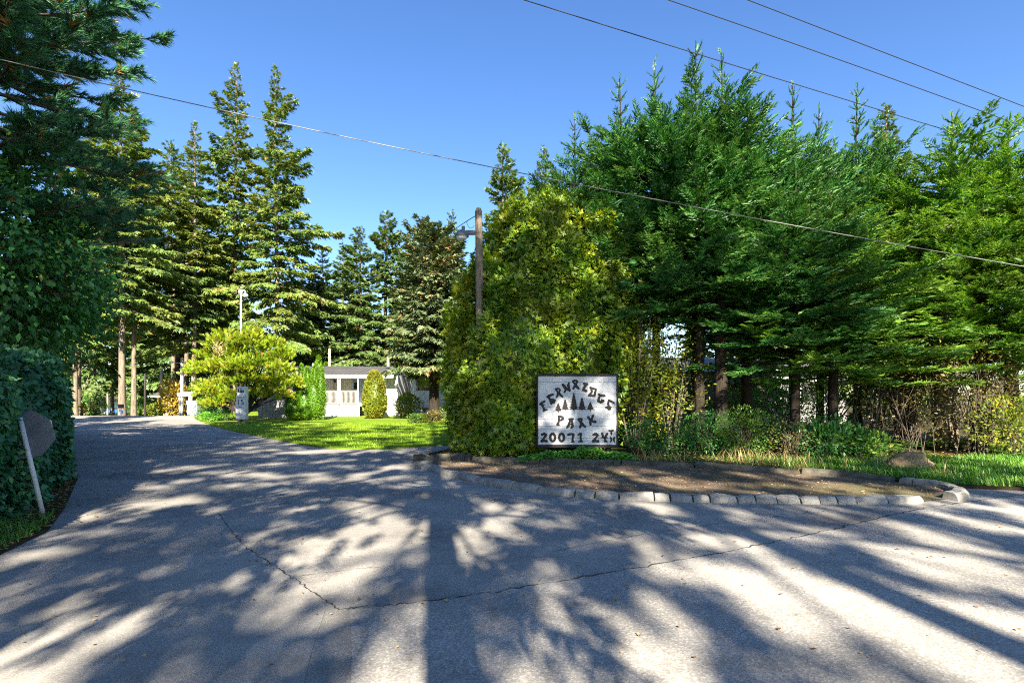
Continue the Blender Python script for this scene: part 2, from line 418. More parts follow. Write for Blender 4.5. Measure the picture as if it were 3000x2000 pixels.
def T_tuft(n=26, spread=0.85, seed=2):
    r = np.random.default_rng(seed); V = []; Fs = []
    for k in range(n):
        a = k * 2.4; b = spread * math.sqrt((k + .5) / n) * r.uniform(.75, 1.1)
        d = np.array([math.cos(b), math.sin(b) * math.cos(a), math.sin(b) * math.sin(a)]) * r.uniform(.7, 1)
        p = unit(np.cross(d, r.normal(size=3))) * .055; o = np.array([r.uniform(-.25, .12), 0, 0]); i = len(V)
        V += [list(o - p), list(o + p), list(o + d)]; Fs.append([i, i+1, i+2])
    return np.array(V, float), np.array(Fs)
def T_blade():
    return np.array([[0,-.05,0],[0,.05,0],[.6,.03,.06],[.6,-.03,.06],[1,0,.22]], float), np.array([[0,1,2],[0,2,3],[3,2,4]])
LEAF, LEAF_W, SPRAY, BRUSH, TUFT, BLADE = T_leaf(.5), T_leaf(.8, .2), T_spray(), T_brush(), T_tuft(16), T_blade()
def T_brush_solid(w=.17):
    """a fat fir twig: two crossed blades with ragged needle teeth"""
    V = []; Fs = []
    for c, s_ in ((1, 0), (.25, .97)):
        i = len(V)
        for x, y in ((0, 0), (.35, w * .62), (.45, -w * .7), (1, 0)):
            V.append([x, y * c, y * s_])
        Fs += [[i, i+2, i+1], [i+1, i+2, i+3]]
    for x, y in ((.2, 1), (.5, 1), (.78, .8), (.28, -1), (.6, -1)):
        i = len(V); V += [[x - .07, 0, 0], [x + .08, 0, 0], [x + .15, y * w * 1.5, .05 * y]]; Fs.append([i, i+1, i+2])
    return np.array(V, float), np.array(Fs)
BRUSH_FAT = T_brush_solid()
LITE = T_spray_lite()

class Fol:
    def __init__(s): s.V = []; s.T = []; s.t = []; s.n = 0
    def add(s, tmpl, pos, d, up, scale, tint):
        TV, TF = tmpl; n = len(pos)
        if n == 0: return s
        x = unit(np.asarray(d, float)); up = np.asarray(up, float)
        y = unit(np.cross(up, x)); z = np.cross(x, y)
        sc_ = np.broadcast_to(np.asarray(scale, float).reshape(-1, 1) if np.ndim(scale) else np.full((n, 1), scale), (n, 1))
        V = pos[:, None, :] + sc_[:, None, :] * (TV[None, :, 0:1] * x[:, None, :] + TV[None, :, 1:2] * y[:, None, :] + TV[None, :, 2:3] * z[:, None, :])
        T = TF[None] + (np.arange(n) * len(TV))[:, None, None] + s.n
        s.V.append(V.reshape(-1, 3)); s.T.append(T.reshape(-1, 3))
        s.t.append(np.repeat(np.clip(np.broadcast_to(tint, (n,)), 0, 1), len(TF)))
        s.n += n * len(TV)
        return s
    def mesh(s, name, mat):
        return mesh_np(name, np.concatenate(s.V), np.concatenate(s.T), mat, np.concatenate(s.t))

def tubes_mesh(name, paths, mat, n=5):
    """paths: list of (points (k,3), radii (k,)) -> one wood mesh"""
    Vs, Ts, o = [], [], 0
    ang = np.arange(n) * 2 * math.pi / n
    for P, Rr in paths:
        P = np.asarray(P, float); Rr = np.asarray(Rr, float); k = len(P)
        t = unit(np.gradient(P, axis=0))
        ref = np.where(np.abs(t[:, 2:3]) < .9, np.array([[0, 0, 1.]]), np.array([[0, 1., 0]]))
        a = unit(np.cross(t, ref)); b = np.cross(t, a)
        V = P[:, None] + Rr[:, None, None] * (np.cos(ang)[None, :, None] * a[:, None] + np.sin(ang)[None, :, None] * b[:, None])
        Vs.append(V.reshape(-1, 3))
        i, j = np.meshgrid(np.arange(k - 1), np.arange(n), indexing='ij')
        q0 = (i*n + j).ravel(); q1 = (i*n + (j+1) % n).ravel(); q2 = ((i+1)*n + (j+1) % n).ravel(); q3 = ((i+1)*n + j).ravel()
        Ts.append(np.concatenate([np.stack([q0, q1, q2], 1), np.stack([q0, q2, q3], 1)]) + o)
        o += k * n
    return mesh_np(name, np.concatenate(Vs), np.concatenate(Ts), mat, smooth=True)

def trunk_path(H, r0, r1, lean=0.02, wob=0.06, k=14, flare=0.35):
    t = np.linspace(0, 1, k); a = rng.uniform(0, 6.28)
    x = lean * H * t * math.cos(a) + wob * np.sin(t * 7 + a) * t
    y = lean * H * t * math.sin(a) + wob * np.cos(t * 6 + a) * t
    r = r1 + (r0 - r1) * (1 - t) ** 0.8 + flare * r0 * np.exp(-t * H / 0.35)
    return np.stack([x, y, t * H], 1), r

def conifer_meshes(tag_, H, base, Rad, r0, nb, per_m, leaf, mat, bark, droop=0.35, profile=0.8, tip=0.12, gaps=0.25, tmpl=SPRAY, asym=0.2, dead=0.0, spiky=False):
    """meshes (trunk, limbs, crown) of a conifer standing at the origin"""
    P, rr = trunk_path(H, r0, 0.02, lean=0.004, wob=0.05 * H / 20, flare=.18)
    trunk = tubes_mesh(tag_ + ' trunk', [(P, rr)], bark, 9)
    u = (np.arange(nb) + rng.uniform(-.4, .4, nb)) / nb
    u = np.clip(u, 0, 1) ** 0.92
    # whorls: pull the branches into uneven layers
    nl = max(6, int((H - base) / (0.75 if H > 15 else 0.42)))
    ul = (np.round(u * nl) + rng.normal(0, .16, nb)) / nl
    u = np.clip(0.7 * ul + 0.3 * u, 0, .995)
    az = np.arange(nb) * 2.39996 + rng.uniform(-.5, .5, nb)
    h = base + (H - base) * u
    lay = 1 + gaps * np.sin(u * 31 + 1.3) * rng.uniform(.3, 1, nb)
    L = Rad * ((1 - u) ** profile) * lay * rng.uniform(.5, 1.25, nb) * (1 + asym * np.cos(az - 1.0)) + tip
    low = np.exp(-u * 9) * 0.25
    L = L * (1 - low)
    e0 = (0.75 * u ** 1.6 - 0.02) + rng.normal(0, .07, nb)          # rise at the trunk
    dr = droop * (1 - u) ** 0.7 + 0.05
    tx = np.interp(h, P[:, 2], P[:, 0]); ty = np.interp(h, P[:, 2], P[:, 1])
    dx, dy = np.cos(az), np.sin(az)
    tint_b = rng.uniform(-.18, .18, nb)
    paths = []
    for i in range(nb):
        s = np.linspace(0, 1, 5)
        q = np.stack([tx[i] + dx[i]*L[i]*s, ty[i] + dy[i]*L[i]*s, h[i] + L[i]*(np.tan(e0[i])*s - dr[i]*s**2 + .12*s**4)], 1)
        rb = 0.012 * L[i] + 0.006
        paths.append((q, rb * (1.05 - s)))
    limbs = tubes_mesh(tag_ + ' limbs', paths, bark, 3)
    n = np.maximum(3, (L * per_m * rng.uniform(.75, 1.2, nb)).astype(int))
    bi = np.repeat(np.arange(nb), n)
    N = len(bi)
    s = rng.uniform(0.0, 1, N) ** 0.75
    smin = np.where(L[bi] > 1.2, .16, .05)
    s = smin + (1 - smin) * s
    w = 0.30 * L[bi] * (1 - s) ** .7 * np.minimum(1, s * 3) + .05 * leaf
    w = np.minimum(w, 1.6) * rng.uniform(-1, 1, N)
    z = h[bi] + L[bi] * (np.tan(e0[bi]) * s - dr[bi] * s**2 + .12 * s**4) - np.abs(w) * 0.28 + rng.normal(0, .05, N) * leaf * 2
    px, py = -dy[bi], dx[bi]
    pos = np.stack([tx[bi] + dx[bi]*L[bi]*s + px*w, ty[bi] + dy[bi]*L[bi]*s + py*w, z], 1)
    side = np.sign(w) * rng.uniform(.3, 1.1, N)
    d = np.stack([dx[bi] + px*side, dy[bi] + py*side, np.tan(e0[bi]) - 2*dr[bi]*s*.8 - rng.uniform(0, .55, N)], 1) + rng.normal(0, .22, (N, 3))
    up = np.array([0, 0, 1.]) + rng.normal(0, .45, (N, 3))
    ls = leaf * rng.uniform(.65, 1.3, N) * (0.38 + 0.62 * np.minimum(1, L[bi] / (.06 * H)))
    f = Fol().add(tmpl, pos, d, up, ls, 0.5 + tint_b[bi] + rng.normal(0, .2, N))
    # leader
    k = 10
    f.add(tmpl, np.stack([np.full(k, P[-1, 0]), np.full(k, P[-1, 1]), H - rng.uniform(0, .5, k)], 1), np.array([0, 0, 1.]) + rng.normal(0, .35, (k, 3)), rand_unit(k), leaf * .8, .5)
    return trunk, limbs, f.mesh(tag_ + ' crown', mat)

def young_fir_meshes(tag_, H, base, Rad, r0, mat, bark, nb=150, dens=5.5, lead=2.3):
    """an open young fir: boughs of herringbone twigs, upswept bare leaders at the top"""
    P, rr = trunk_path(H, r0, 0.010, lean=0.003, wob=0.05, k=24)
    rr = rr * np.interp(P[:, 2] / H, [0, .6, .85, 1], [1, .9, .5, .8])
    f = Fol()
    az = np.arange(nb) * 2.39996 + rng.uniform(-.4, .4, nb)
    top = H - lead
    u = (np.arange(nb) + rng.uniform(0, 1, nb)) / nb
    u = u ** 0.9
    h = base + (top - base) * u
    L = (Rad * (1 - u * .9) ** .62 * rng.uniform(.5, 1.2, nb) + .15) * (1 - .25 * np.exp(-u * 8))
    e0 = -0.02 + 0.75 * u ** 1.5 + rng.normal(0, .12, nb)
    dr = .15 * (1 - u)
    tx = np.interp(h, P[:, 2], P[:, 0]); ty = np.interp(h, P[:, 2], P[:, 1])
    dx, dy = np.cos(az), np.sin(az)
    limbs = []
    for i in range(nb):
        s = np.linspace(0, 1, 5)
        limbs.append((np.stack([tx[i] + dx[i]*L[i]*s, ty[i] + dy[i]*L[i]*s, h[i] + L[i]*(np.tan(e0[i])*s - dr[i]*s**2 + .12*s**3)], 1), (0.011 * L[i] + .006) * (1.05 - s)))
    # side boughs
    n = np.maximum(3, (L * dens * rng.uniform(.8, 1.2, nb)).astype(int))
    bi = np.repeat(np.arange(nb), n); N = len(bi)
    s = .2 + .8 * rng.uniform(0, 1, N) ** .7
    b0 = np.stack([tx[bi] + dx[bi]*L[bi]*s, ty[bi] + dy[bi]*L[bi]*s, h[bi] + L[bi]*(np.tan(e0[bi])*s - dr[bi]*s**2 + .12*s**3)], 1)
    side = rng.choice([-1, 1], N) * rng.uniform(.35, 1.25, N) * np.where(s > .93, .25, 1)
    px, py = -dy[bi], dx[bi]
    d = unit(np.stack([dx[bi] + px*side, dy[bi] + py*side, np.tan(e0[bi]) * .7 + rng.normal(.06, .2, N)], 1))
    l = rng.uniform(.35, .8, N) * (1.1 - .45 * s) * np.minimum(1.1, L[bi] / 2 + .35)
    up = unit(np.array([0, 0, 1.]) + rng.normal(0, .28, (N, 3)))
    lat = unit(np.cross(up, d))
    tb = rng.uniform(-.14, .14, N) + rng.uniform(-.2, .2, nb)[bi] + .12 * (s > .8)
    m = 9
    for k in range(m):
        t = (k + .5) / m
        sd = 1 if k % 2 else -1
        q = b0 + d * (l * (t * .95))[:, None]
        dd = d * .8 + lat * (sd * .75) + rng.normal(0, .12, (N, 3)) + np.array([0, 0, .06])
        ln = l * (.42 * (1 - .55 * t)) * rng.uniform(.85, 1.2, N)
        f.add(BRUSH_FAT, q, dd, up, ln + .03, .40 + tb + .22 * (t > .7) + rng.normal(0, .12, N))
    f.add(BRUSH_FAT, b0 + d * (l * .8)[:, None], d + np.array([0, 0, .12]), up, l * .34 + .04, .66 + tb + rng.normal(0, .1, N))
    # leaders at the very top: whorls of upswept shoots on bare wood
    zt = top - .3
    while zt < H - .3:
        w = (H - zt) / (lead + .3)
        k = rng.integers(4, 7); a0 = rng.uniform(0, 6.28)
        for j in range(k):
            a = a0 + j * 6.283 / k + rng.normal(0, .25); el = rng.uniform(.5, 1.0); ll = rng.uniform(.3, .62) * (.55 + .75 * w)
            dd = np.array([math.cos(a) * math.cos(el), math.sin(a) * math.cos(el), math.sin(el)])
            b = np.array([P[-1, 0], P[-1, 1], zt])
            limbs.append((np.stack([b, b + dd * ll * .5, b + dd * ll + np.array([0, 0, .05])]), np.array([.012, .010, .005])))
            m = 6
            q = b + dd * np.linspace(.08, .82, m)[:, None] * ll
            f.add(BRUSH_FAT, q, dd + rng.normal(0, .16, (m, 3)), rand_unit(m), ll * np.linspace(.42, .26, m), rng.uniform(.2, .5, m))
            if w > .4:
                for sd in (-1, 1):
                    e = unit((dd + np.array([-math.sin(a), math.cos(a), 0]) * sd * .8)[None])[0]
                    f.add(BRUSH_FAT, (b + dd * ll * .55)[None], e[None], rand_unit(1), np.array([ll * .5]), np.array([.4]))
        zt += rng.uniform(.3, .46)
    m = 12
    f.add(BRUSH_FAT, np.stack([np.full(m, P[-1, 0]), np.full(m, P[-1, 1]), np.linspace(H - 1.7, H - .2, m)], 1), np.array([[0, 0, 1.]]) + rng.normal(0, .2, (m, 3)), rand_unit(m), .24, .35)
    return tubes_mesh(tag_ + ' trunk', [(P, rr)], bark, 8), tubes_mesh(tag_ + ' limbs', limbs, bark, 3), f.mesh(tag_ + ' crown', mat)

def plant_tree(name, meshes, loc, rz, scale, label, category='tree', group=None):
    t = empty(name, loc, rz, label, category, group)
    t.scale = scale if hasattr(scale, '__len__') else (scale,) * 3
    ob('trunk', meshes[0], t); tag(ob('limbs', meshes[1], t), kind='stuff'); ob('crown', meshes[2], t)
    return t

def lumps(n, seed):
    r = np.random.default_rng(seed)
    return r.normal(size=(n, 3)), r.uniform(.3, 1, n)
def bumpy(dirs, seed, amp=.15, n=9, freq=2.2):
    """smooth direction-dependent bumps"""
    A, _ = lumps(n, seed); ph = np.random.default_rng(seed + 1).uniform(0, 6.28, n)
    return 1 + amp * np.mean(np.sin(freq * dirs @ A.T + ph), axis=1) * 1.8

def shell_foliage(f, centre, rad, n, tmpl, leaf, seed, amp=.16, depth=.3, lift=.2, tint0=.45, tint_s=.2, sq=1.0, cone=0.0, upw=0.0, zmin=None, keep=None):
    """leaves over a bumpy ellipsoid (sq < 1 squares it off, cone > 0 tapers it upwards)"""
    d = rand_unit(n)
    b = bumpy(d, seed, amp)
    e = np.sign(d) * np.abs(d) ** sq
    rr = 1 - depth * rng.uniform(0, 1, n) ** 2
    p = e * np.asarray(rad) * (b * rr)[:, None]
    taper = 1 - cone * (p[:, 2] / rad[2] * .5 + .5)
    p[:, 0] *= taper; p[:, 1] *= taper
    p = p + np.asarray(centre)
    nrm = unit(d / np.asarray(rad))
    dirv = nrm * .9 + np.array([0, 0, lift]) + rng.normal(0, .45, (n, 3)) + np.array([0, 0, upw])
    up = np.array([0, 0, 1.]) + nrm * .6 + rng.normal(0, .5, (n, 3))
    clump = (bumpy(d * 2.7, seed + 9, .5, 9, 2.5) - 1)
    ok = np.ones(n, bool)
    if zmin is not None: ok &= p[:, 2] > zmin
    if keep is not None: ok &= keep(p)
    m = ok.sum()
    f.add(tmpl, p[ok], dirv[ok], up[ok], leaf * rng.uniform(.65, 1.35, m), tint0 + clump[ok] * .5 + rng.normal(0, tint_s, m))
    return f

def clump_foliage(f, centre, rad, ncl, per, leaf, seed, amp, keep=None):
    """drooping fans of sprays gathered in clumps over a bumpy ellipsoid"""
    d = rand_unit(ncl); b = bumpy(d, seed, amp)
    c = d * rad * (b * rng.uniform(.82, 1.06, ncl))[:, None] + centre
    nrm = unit(d / rad)
    size = rng.uniform(.16, .42, ncl); tc = .46 + (bumpy(d * 2.7, seed + 9, .5, 9, 2.5) - 1) * .3 + rng.normal(0, .16, ncl)
    ci = np.repeat(np.arange(ncl), per); n = len(ci)
    o = rng.normal(0, 1, (n, 3)); nn = nrm[ci]
    o = o - nn * np.sum(o * nn, 1, keepdims=True) * .75
    rr = np.linalg.norm(o, axis=1)
    p = c[ci] + o * (size[ci] * .6)[:, None] + nn * (size[ci] * (.5 - .38 * rr ** 1.3))[:, None]
    dv = nn * .55 + unit(o) * .55 + np.array([0, 0, .12]) + rng.normal(0, .28, (n, 3))
    up = nn + np.array([0, 0, .6]) + rng.normal(0, .35, (n, 3))
    ok = keep(p) if keep is not None else np.ones(n, bool)
    tt = tc[ci] + .16 * (1 - rr) + rng.normal(0, .13, n)
    f.add(LITE, p[ok], dv[ok], up[ok], (leaf * rng.uniform(.6, 1.3, n))[ok], tt[ok])
    return f

def core_mesh(name, centre, rad, mat, sq=1.0, cone=0.0, seed=1, amp=.12, shrink=.8):
    bm = bmesh.new(); bmesh.ops.create_icosphere(bm, subdivisions=3, radius=1)
    V = np.array([v.co[:] for v in bm.verts]); V = unit(V)
    p = np.sign(V) * np.abs(V) ** sq * np.asarray(rad) * (bumpy(V, seed, amp) * shrink)[:, None]
    taper = 1 - cone * (p[:, 2] / rad[2] * .5 + .5)
    p[:, 0] *= taper; p[:, 1] *= taper
    p += np.asarray(centre)
    T = np.array([[v.index for v in f.verts] for f in bm.faces]); bm.free()
    return p, T

def bush(name, loc, rad, n, mat, leaf, label, category='shrub', tmpl=LEAF, stems=10, seed=1, amp=.3, depth=.85, group=None, zc=None, lift=.25, sparse_low=True, stem_mat=None):
    """a leafy shrub with stems fanning from its foot"""
    t = empty(name, loc, 0, label, category, group)
    rx, ry, rz_ = rad; zc = rz_ if zc is None else zc
    pts = []
    for i in range(stems):
        a = rng.uniform(0, 6.28); k = rng.uniform(.3, .95)
        tip = np.array([math.cos(a) * rx * k, math.sin(a) * ry * k, zc + rz_ * rng.uniform(.2, .9) * math.sqrt(max(0, 1 - k * k * .8))])
        q = np.linspace(0, 1, 5)[:, None]
        b = np.array([rng.normal(0, .06), rng.normal(0, .06), -.03])
        path = b + (tip - b) * q + np.array([0, 0, .15]) * np.sin(q * 3.14) + rng.normal(0, .03, (5, 3)) * q
        pts.append((path, np.linspace(.016, .004, 5) * max(.6, rz_)))
    ob('stems', tubes_mesh('shrub stems', pts, stem_mat or M['twig'], 4), t)
    f = Fol()
    shell_foliage(f, (0, 0, zc), rad, n, tmpl, leaf, seed, amp, depth, lift, zmin=.03)
    ob('leaves', f.mesh('shrub leaves', mat), t)
    return t

# ================================================================== THE SETTING
def catmull(pts, per=6, closed=False):
    pts = [np.array(p, float) for p in pts]; n = len(pts); out = []
    for i in range(n if closed else n - 1):
        p0 = pts[i - 1] if (i > 0 or closed) else pts[0]
        p1, p2 = pts[i], pts[(i + 1) % n]
        p3 = pts[(i + 2) % n] if (closed or i + 2 < n) else pts[-1]
        for k in range(per):
            t = k / per
            out.append(.5 * ((2*p1) + (-p0 + p2)*t + (2*p0 - 5*p1 + 4*p2 - p3)*t*t + (-p0 + 3*p1 - 3*p2 + p3)*t**3))
    if not closed: out.append(pts[-1])
    return [tuple(p) for p in out]

def sheet(name, poly, z, mat, skirt=0.0, label=None):
    n = len(poly)
    vs = [(x, y, z) for x, y in poly]; fs = [tuple(range(n))]
    if skirt:
        vs += [(x, y, z - skirt) for x, y in poly]
        fs += [(i, n + i, n + (i + 1) % n, (i + 1) % n) for i in range(n)]
    me = bpy.data.meshes.new(name); me.from_pydata(vs, [], fs)
    bm = bmesh.new(); bm.from_mesh(me); bmesh.ops.triangulate(bm, faces=[f for f in bm.faces if len(f.verts) > 4])
    bmesh.ops.recalc_face_normals(bm, faces=bm.faces); bm.normal_update()
    up = sum(f.normal.z * f.calc_area() for f in bm.faces)
    if up < 0: bmesh.ops.reverse_faces(bm, faces=bm.faces)
    bm.to_mesh(me); bm.free()
    me.materials.append(mat)
    return tag(ob(name, me), label, kind='structure')

# terrain out to the horizon
def terrain():
    xs = np.concatenate([np.linspace(-900, -130, 8), np.linspace(-120, 120, 81), np.linspace(130, 900, 8)])
    ys = np.concatenate([np.linspace(-300, -30, 6), np.linspace(-24, 200, 76), np.linspace(220, 1500, 10)])
    X, Y = np.meshgrid(xs, ys, indexing='ij')
    Z = dip(X, np.minimum(Y, 130)) - 0.035 + 0.0 * X
    V = np.stack([X, Y, Z], -1).reshape(-1, 3); ny = len(ys)
    i, j = np.meshgrid(np.arange(len(xs) - 1), np.arange(ny - 1), indexing='ij')
    a = (i * ny + j).ravel(); b = ((i + 1) * ny + j).ravel(); c = ((i + 1) * ny + j + 1).ravel(); d = (i * ny + j + 1).ravel()
    T = np.concatenate([np.stack([a, b, c], 1), np.stack([a, c, d], 1)])
    tag(ob('ground', mesh_np('ground', V, T, M['ground'], smooth=True)), 'open grassy ground running back under the trees', kind='structure')
terrain()

# driveway sheet, street sheet and the smooth patch
sheet('driveway', [(-44, -4.6), (60, -4.6), (60, 9.5), (20, 20), (9, 44), (-16.5, 44), (-19.5, 38.4), (-44, 38.4)], 0.0, M['drive'], label='shaded asphalt driveway curving away to the houses')
STREET_EDGE = [(-3.95, 6.9), (-2.9, 5.5), (-1.94, 4.49), (-1.28, 3.80), (-0.27, 4.10), (1.65, 4.95), (3.6, 5.95), (5.73, 7.16), (8.6, 8.35)]
sheet('street', [(60, -4.6), (60, 8.0)] + [(12, 8.25)] + STREET_EDGE[::-1][:5] + [(-1.2, 3.79), (-1.0, 3.2), (-0.5, 1.5), (0.2, -4.6)], 0.004, M['street'], label='coarse worn street asphalt across the foreground')
sheet('asphalt_patch', [(-0.1, -4.6), (-0.8, 1.5), (-1.25, 3.2), (-1.4, 3.86), (-1.94, 4.47), (-2.9, 5.48), (-3.95, 6.88), (-5.2, 6.2), (-5.15, 5.2), (-4.7, 3.2), (-6.5, 0.5), (-30, -1.6), (-30, -4.6)], 0.004, M['patch'], label='smoother asphalt patch at the driveway mouth')

def crack(name, pts, w, label):
    pts = catmull(pts, 30); V = []; T = []
    for i, p in enumerate(pts):
        a = np.array(pts[max(0, i - 1)]); b = np.array(pts[min(len(pts) - 1, i + 1)]); d = b - a; d = d / (np.linalg.norm(d) + 1e-9)
        nrm = np.array([-d[1], d[0]]); ww = w * rng.uniform(.08, .8) * (.35 + .65 * abs(math.sin(i * .31))); j = rng.normal(0, w * .9)
        for s in (-1, 1):
            q = np.array(p) + nrm * (j + s * ww); V.append([q[0], q[1], 0.0085])
    for i in range(len(pts) - 1):
        a = 2 * i; T += [[a, a + 1, a + 3], [a, a + 3, a + 2]]
    tag(ob(name, mesh_np(name, V, T, M['tar'])), label, kind='structure')
crack('pavement_joint', STREET_EDGE[:4], .012, 'dark open joint running diagonally between two asphalt patches')
crack('pavement_joint', STREET_EDGE[3:], .016, 'dark ragged joint sweeping across the street to the island')
crack('pavement_joint', [(-5.3, 7.15), (-4.6, 6.95), (-3.95, 6.9)], .008, 'fine joint across the driveway mouth near the leaning post')
crack('pavement_joint', [(0.4, 5.2), (1.6, 5.9), (3.2, 6.6), (4.3, 7.0)], .008, 'hairline joint parallel to the front kerb stones')
crack('pavement_joint', [(-1.9, 4.5), (-1.2, 4.75), (-.4, 4.85)], .005, 'short hairline crack beside the pole shadow')
crack('pavement_joint', [(-13.5, 16.4), (-10, 15.6), (-7.2, 15.0)], .012, 'faint crack across the far driveway')

LAWN_FRONT = catmull([(-20.5, 33.2), (-16.9, 28.2), (-12.4, 22.6), (-8.1, 17.8), (-6.3, 15.9), (-5.0, 15.0), (-3.6, 15.05), (-2.0, 16.1), (1.0, 17.0), (8.0, 17.4)], 8)
LAWN = LAWN_FRONT + [(8.0, 50.0), (-24, 50.0), (-23, 37)]
lawn = sheet('lawn', LAWN, 0.03, M['lawn'], 0.05, 'bright mown lawn in front of the white mobile home')

# planting strip under the hedge and firs, and the dirt island in front of it
REAR = catmull([(-2.25, 11.9), (-1.7, 12.45), (-0.6, 12.15), (1.2, 11.85), (3.6, 11.25), (5.2, 10.65), (6.3, 10.0), (7.0, 9.3), (7.35, 8.75)], 5)
FRONT = catmull([(-1.72, 10.9), (-1.2, 10.1), (-0.35, 9.05), (0.5, 8.35), (1.3, 7.95), (2.4, 7.72), (3.6, 7.62), (4.8, 7.56), (6.05, 7.6)], 5)
sheet('dirt_island', FRONT + [(6.9, 7.9), (7.3, 8.5)] + REAR[::-1] + [(-2.1, 11.4)], 0.012, M['dirt'], label='bare dirt island ringed by kerb stones')
STRIP = [(p[0], p[1] + .1) for p in REAR] + [(8.3, 8.55), (12, 8.45), (40, 8.2), (60, 8.2), (60, 60), (8.3, 60), (8.3, 17.2), (2, 16.5), (-1.4, 15.7), (-2.2, 13.6)]
strip = sheet('woodland_floor', STRIP, 0.05, M['soil'], 0.09, 'dark soil strip under the hedge and fir trees')
VERGE_L = [(-4.55, 3.4), (-5.1, 5.1), (-5.44, 6.0), (-6.26, 7.16), (-8.3, 9.8), (-13, 14.9), (-19.7, 22.6), (-32, 36), (-34.5, 38.3), (-90, 38.3), (-90, 0.5), (-6.5, 0.5)]
sheet('side_verge', VERGE_L, 0.035, M['soil'], 0.06, 'leaf-strewn verge at the foot of the ivy hedge')

# kerb stones: every block of the island's edge, parts of one kerb
kerb = tag(empty('kerb'), 'pale chipped concrete blocks edging the front of the dirt island', None, None, 'structure')
def arc_table(path):
    P = np.array(path); d = np.concatenate([[0], np.cumsum(np.linalg.norm(np.diff(P, axis=0), axis=1))]); return P, d
def kerb_run(parent, path, lengths, w, h, mat, gap=.007, start=0.0, name='kerb_stone', jitter=1.0):
    """each stone is swept along its own stretch of the path, so stones on a bend are bent"""
    P, D = arc_table(path); s = start; k = 0
    while s < D[-1] - .1:
        e = min(s + lengths[k % len(lengths)] * rng.uniform(.92, 1.08), D[-1])
        n = max(2, int((e - s) / .16) + 1)
        st = np.linspace(s + gap * .5, e - gap * .5, n + 1)
        C = np.stack([np.interp(st, D, P[:, 0]), np.interp(st, D, P[:, 1])], 1)
        m = C.mean(0); t = unit(np.gradient(C, axis=0)); nl = np.stack([-t[:, 1], t[:, 0]], 1)
        hh = h * (1 + .05 * rng.normal() * jitter); tilt = rng.normal(0, .012) * jitter; sh = rng.normal(0, .008) * jitter
        prof = [(-w/2, -.03), (-w/2 + .012, hh * .45), (-w/2 + .06, hh * .93), (-w/2 + .085, hh), (w/2 - .03, hh), (w/2 - .004, hh - .02), (w/2, -.03)]
        V = []; Fs = []; q = len(prof)
        for a in range(n + 1):
            end = a in (0, n); inset = .010 if end else 0
            for b, (o, z) in enumerate(prof):
                z2 = z if z < 0 else z * (1 - (.09 if end else 0)) + tilt * (a / n - .5) * 2 + rng.normal(0, .0035) * jitter
                o2 = o * (1 - (.05 if end and z > 0 else 0)) + sh + (rng.normal(0, .004) * jitter if z > 0 else 0)
                p = C[a] + nl[a] * o2 + t[a] * (inset * (1 if a == 0 else -1) if z > 0 and end else 0)
                V.append((p[0] - m[0], p[1] - m[1], z2))
        for a in range(n):
            for b in range(q - 1):
                Fs.append((a*q + b, (a+1)*q + b, (a+1)*q + b + 1, a*q + b + 1))
        Fs += [tuple(range(q)), tuple(n*q + b for b in range(q - 1, -1, -1))]
        mb = MB(); mb.add(V, Fs)
        ob(name, mb.mesh('kerb stone', mat), parent, (m[0], m[1], 0))
        s = e; k += 1
FRONT_FINE = catmull([(-1.72, 10.9), (-1.2, 10.1), (-0.35, 9.05), (0.5, 8.35), (1.3, 7.95), (2.4, 7.72), (3.6, 7.62), (4.8, 7.56), (6.05, 7.6)], 20)
kerb_run(kerb, FRONT_FINE, [.62, .66, .7, .95, .5, .62, .30, .34, .52, .22, .33, .26, .40, .28, .32, .31, .26, .25, .27, .48, .55, .42, .5], .21, .105, M['kerb'])
kerb2 = tag(empty('kerb'), 'dark mossy old kerb along the back of the dirt island', None, None, 'structure')
REAR_FINE = catmull([(-0.95, 12.2), (-0.6, 12.12), (1.2, 11.85), (3.6, 11.25), (5.2, 10.65), (6.3, 10.0), (7.0, 9.3)], 20)
kerb_run(kerb2, REAR_FINE, [1.6, 1.9, 1.5, 2.0], .17, .115, M['kerb_old'], gap=.012)
kerb3 = tag(empty('kerb'), 'rounded pale kerb pieces curving round the island corner', None, None, 'structure')
kerb_run(kerb3, catmull([(6.62, 7.74), (6.85, 7.85), (7.25, 8.3), (7.32, 8.75), (7.02, 9.25)], 10), [1.05, .75], .22, .12, M['kerb'])
kerb4 = tag(empty('kerb'), 'broken mossy kerb pieces at the driveway corner of the island', None, None, 'structure')
kerb_run(kerb4, [(-2.12, 11.3), (-1.78, 10.98)], [.34, .3], .3, .14, M['kerb'], jitter=2.5)
kerb_run(kerb4, [(-2.2, 11.8), (-1.95, 12.3), (-1.3, 12.5), (-1.0, 12.4)], [.55, .5, .4], .2, .17, M['kerb_old'], jitter=2)

# ================================================================== ENTRANCE SIGN
SGN_D = 12.6
sx0, sx1 = gx(1572, SGN_D), gx(1810, SGN_D)
sz0, sz1 = hz(1307, SGN_D), hz(1096, SGN_D)
sign = empty('entrance_sign', ((sx0 + sx1) / 2, SGN_D, 0), R(-1.5), 'white board sign reading FERNRIDGE PARK 20071 24TH with five dark trees', 'sign')
W2 = (sx1 - sx0) / 2; fb = .045
def sgx(u): return -W2 + fb * .8 + (u - 237) / (1553 - 237) * (2 * W2 - 1.6 * fb)
def sgz(v): return sz0 + fb * .8 + (1370 - v) / (1370 - 215) * (sz1 - sz0 - 1.6 * fb)
seams = [215, 322, 527, 742, 942, 1056, 1255, 1370]
for i in range(len(seams) - 1):
    MB().box(sgx(237), sgx(1553), -.012 + .0015 * (i % 2), .02, sgz(seams[i + 1]) + .003, sgz(seams[i]) - .002).build('board', M['board'], sign, .002)
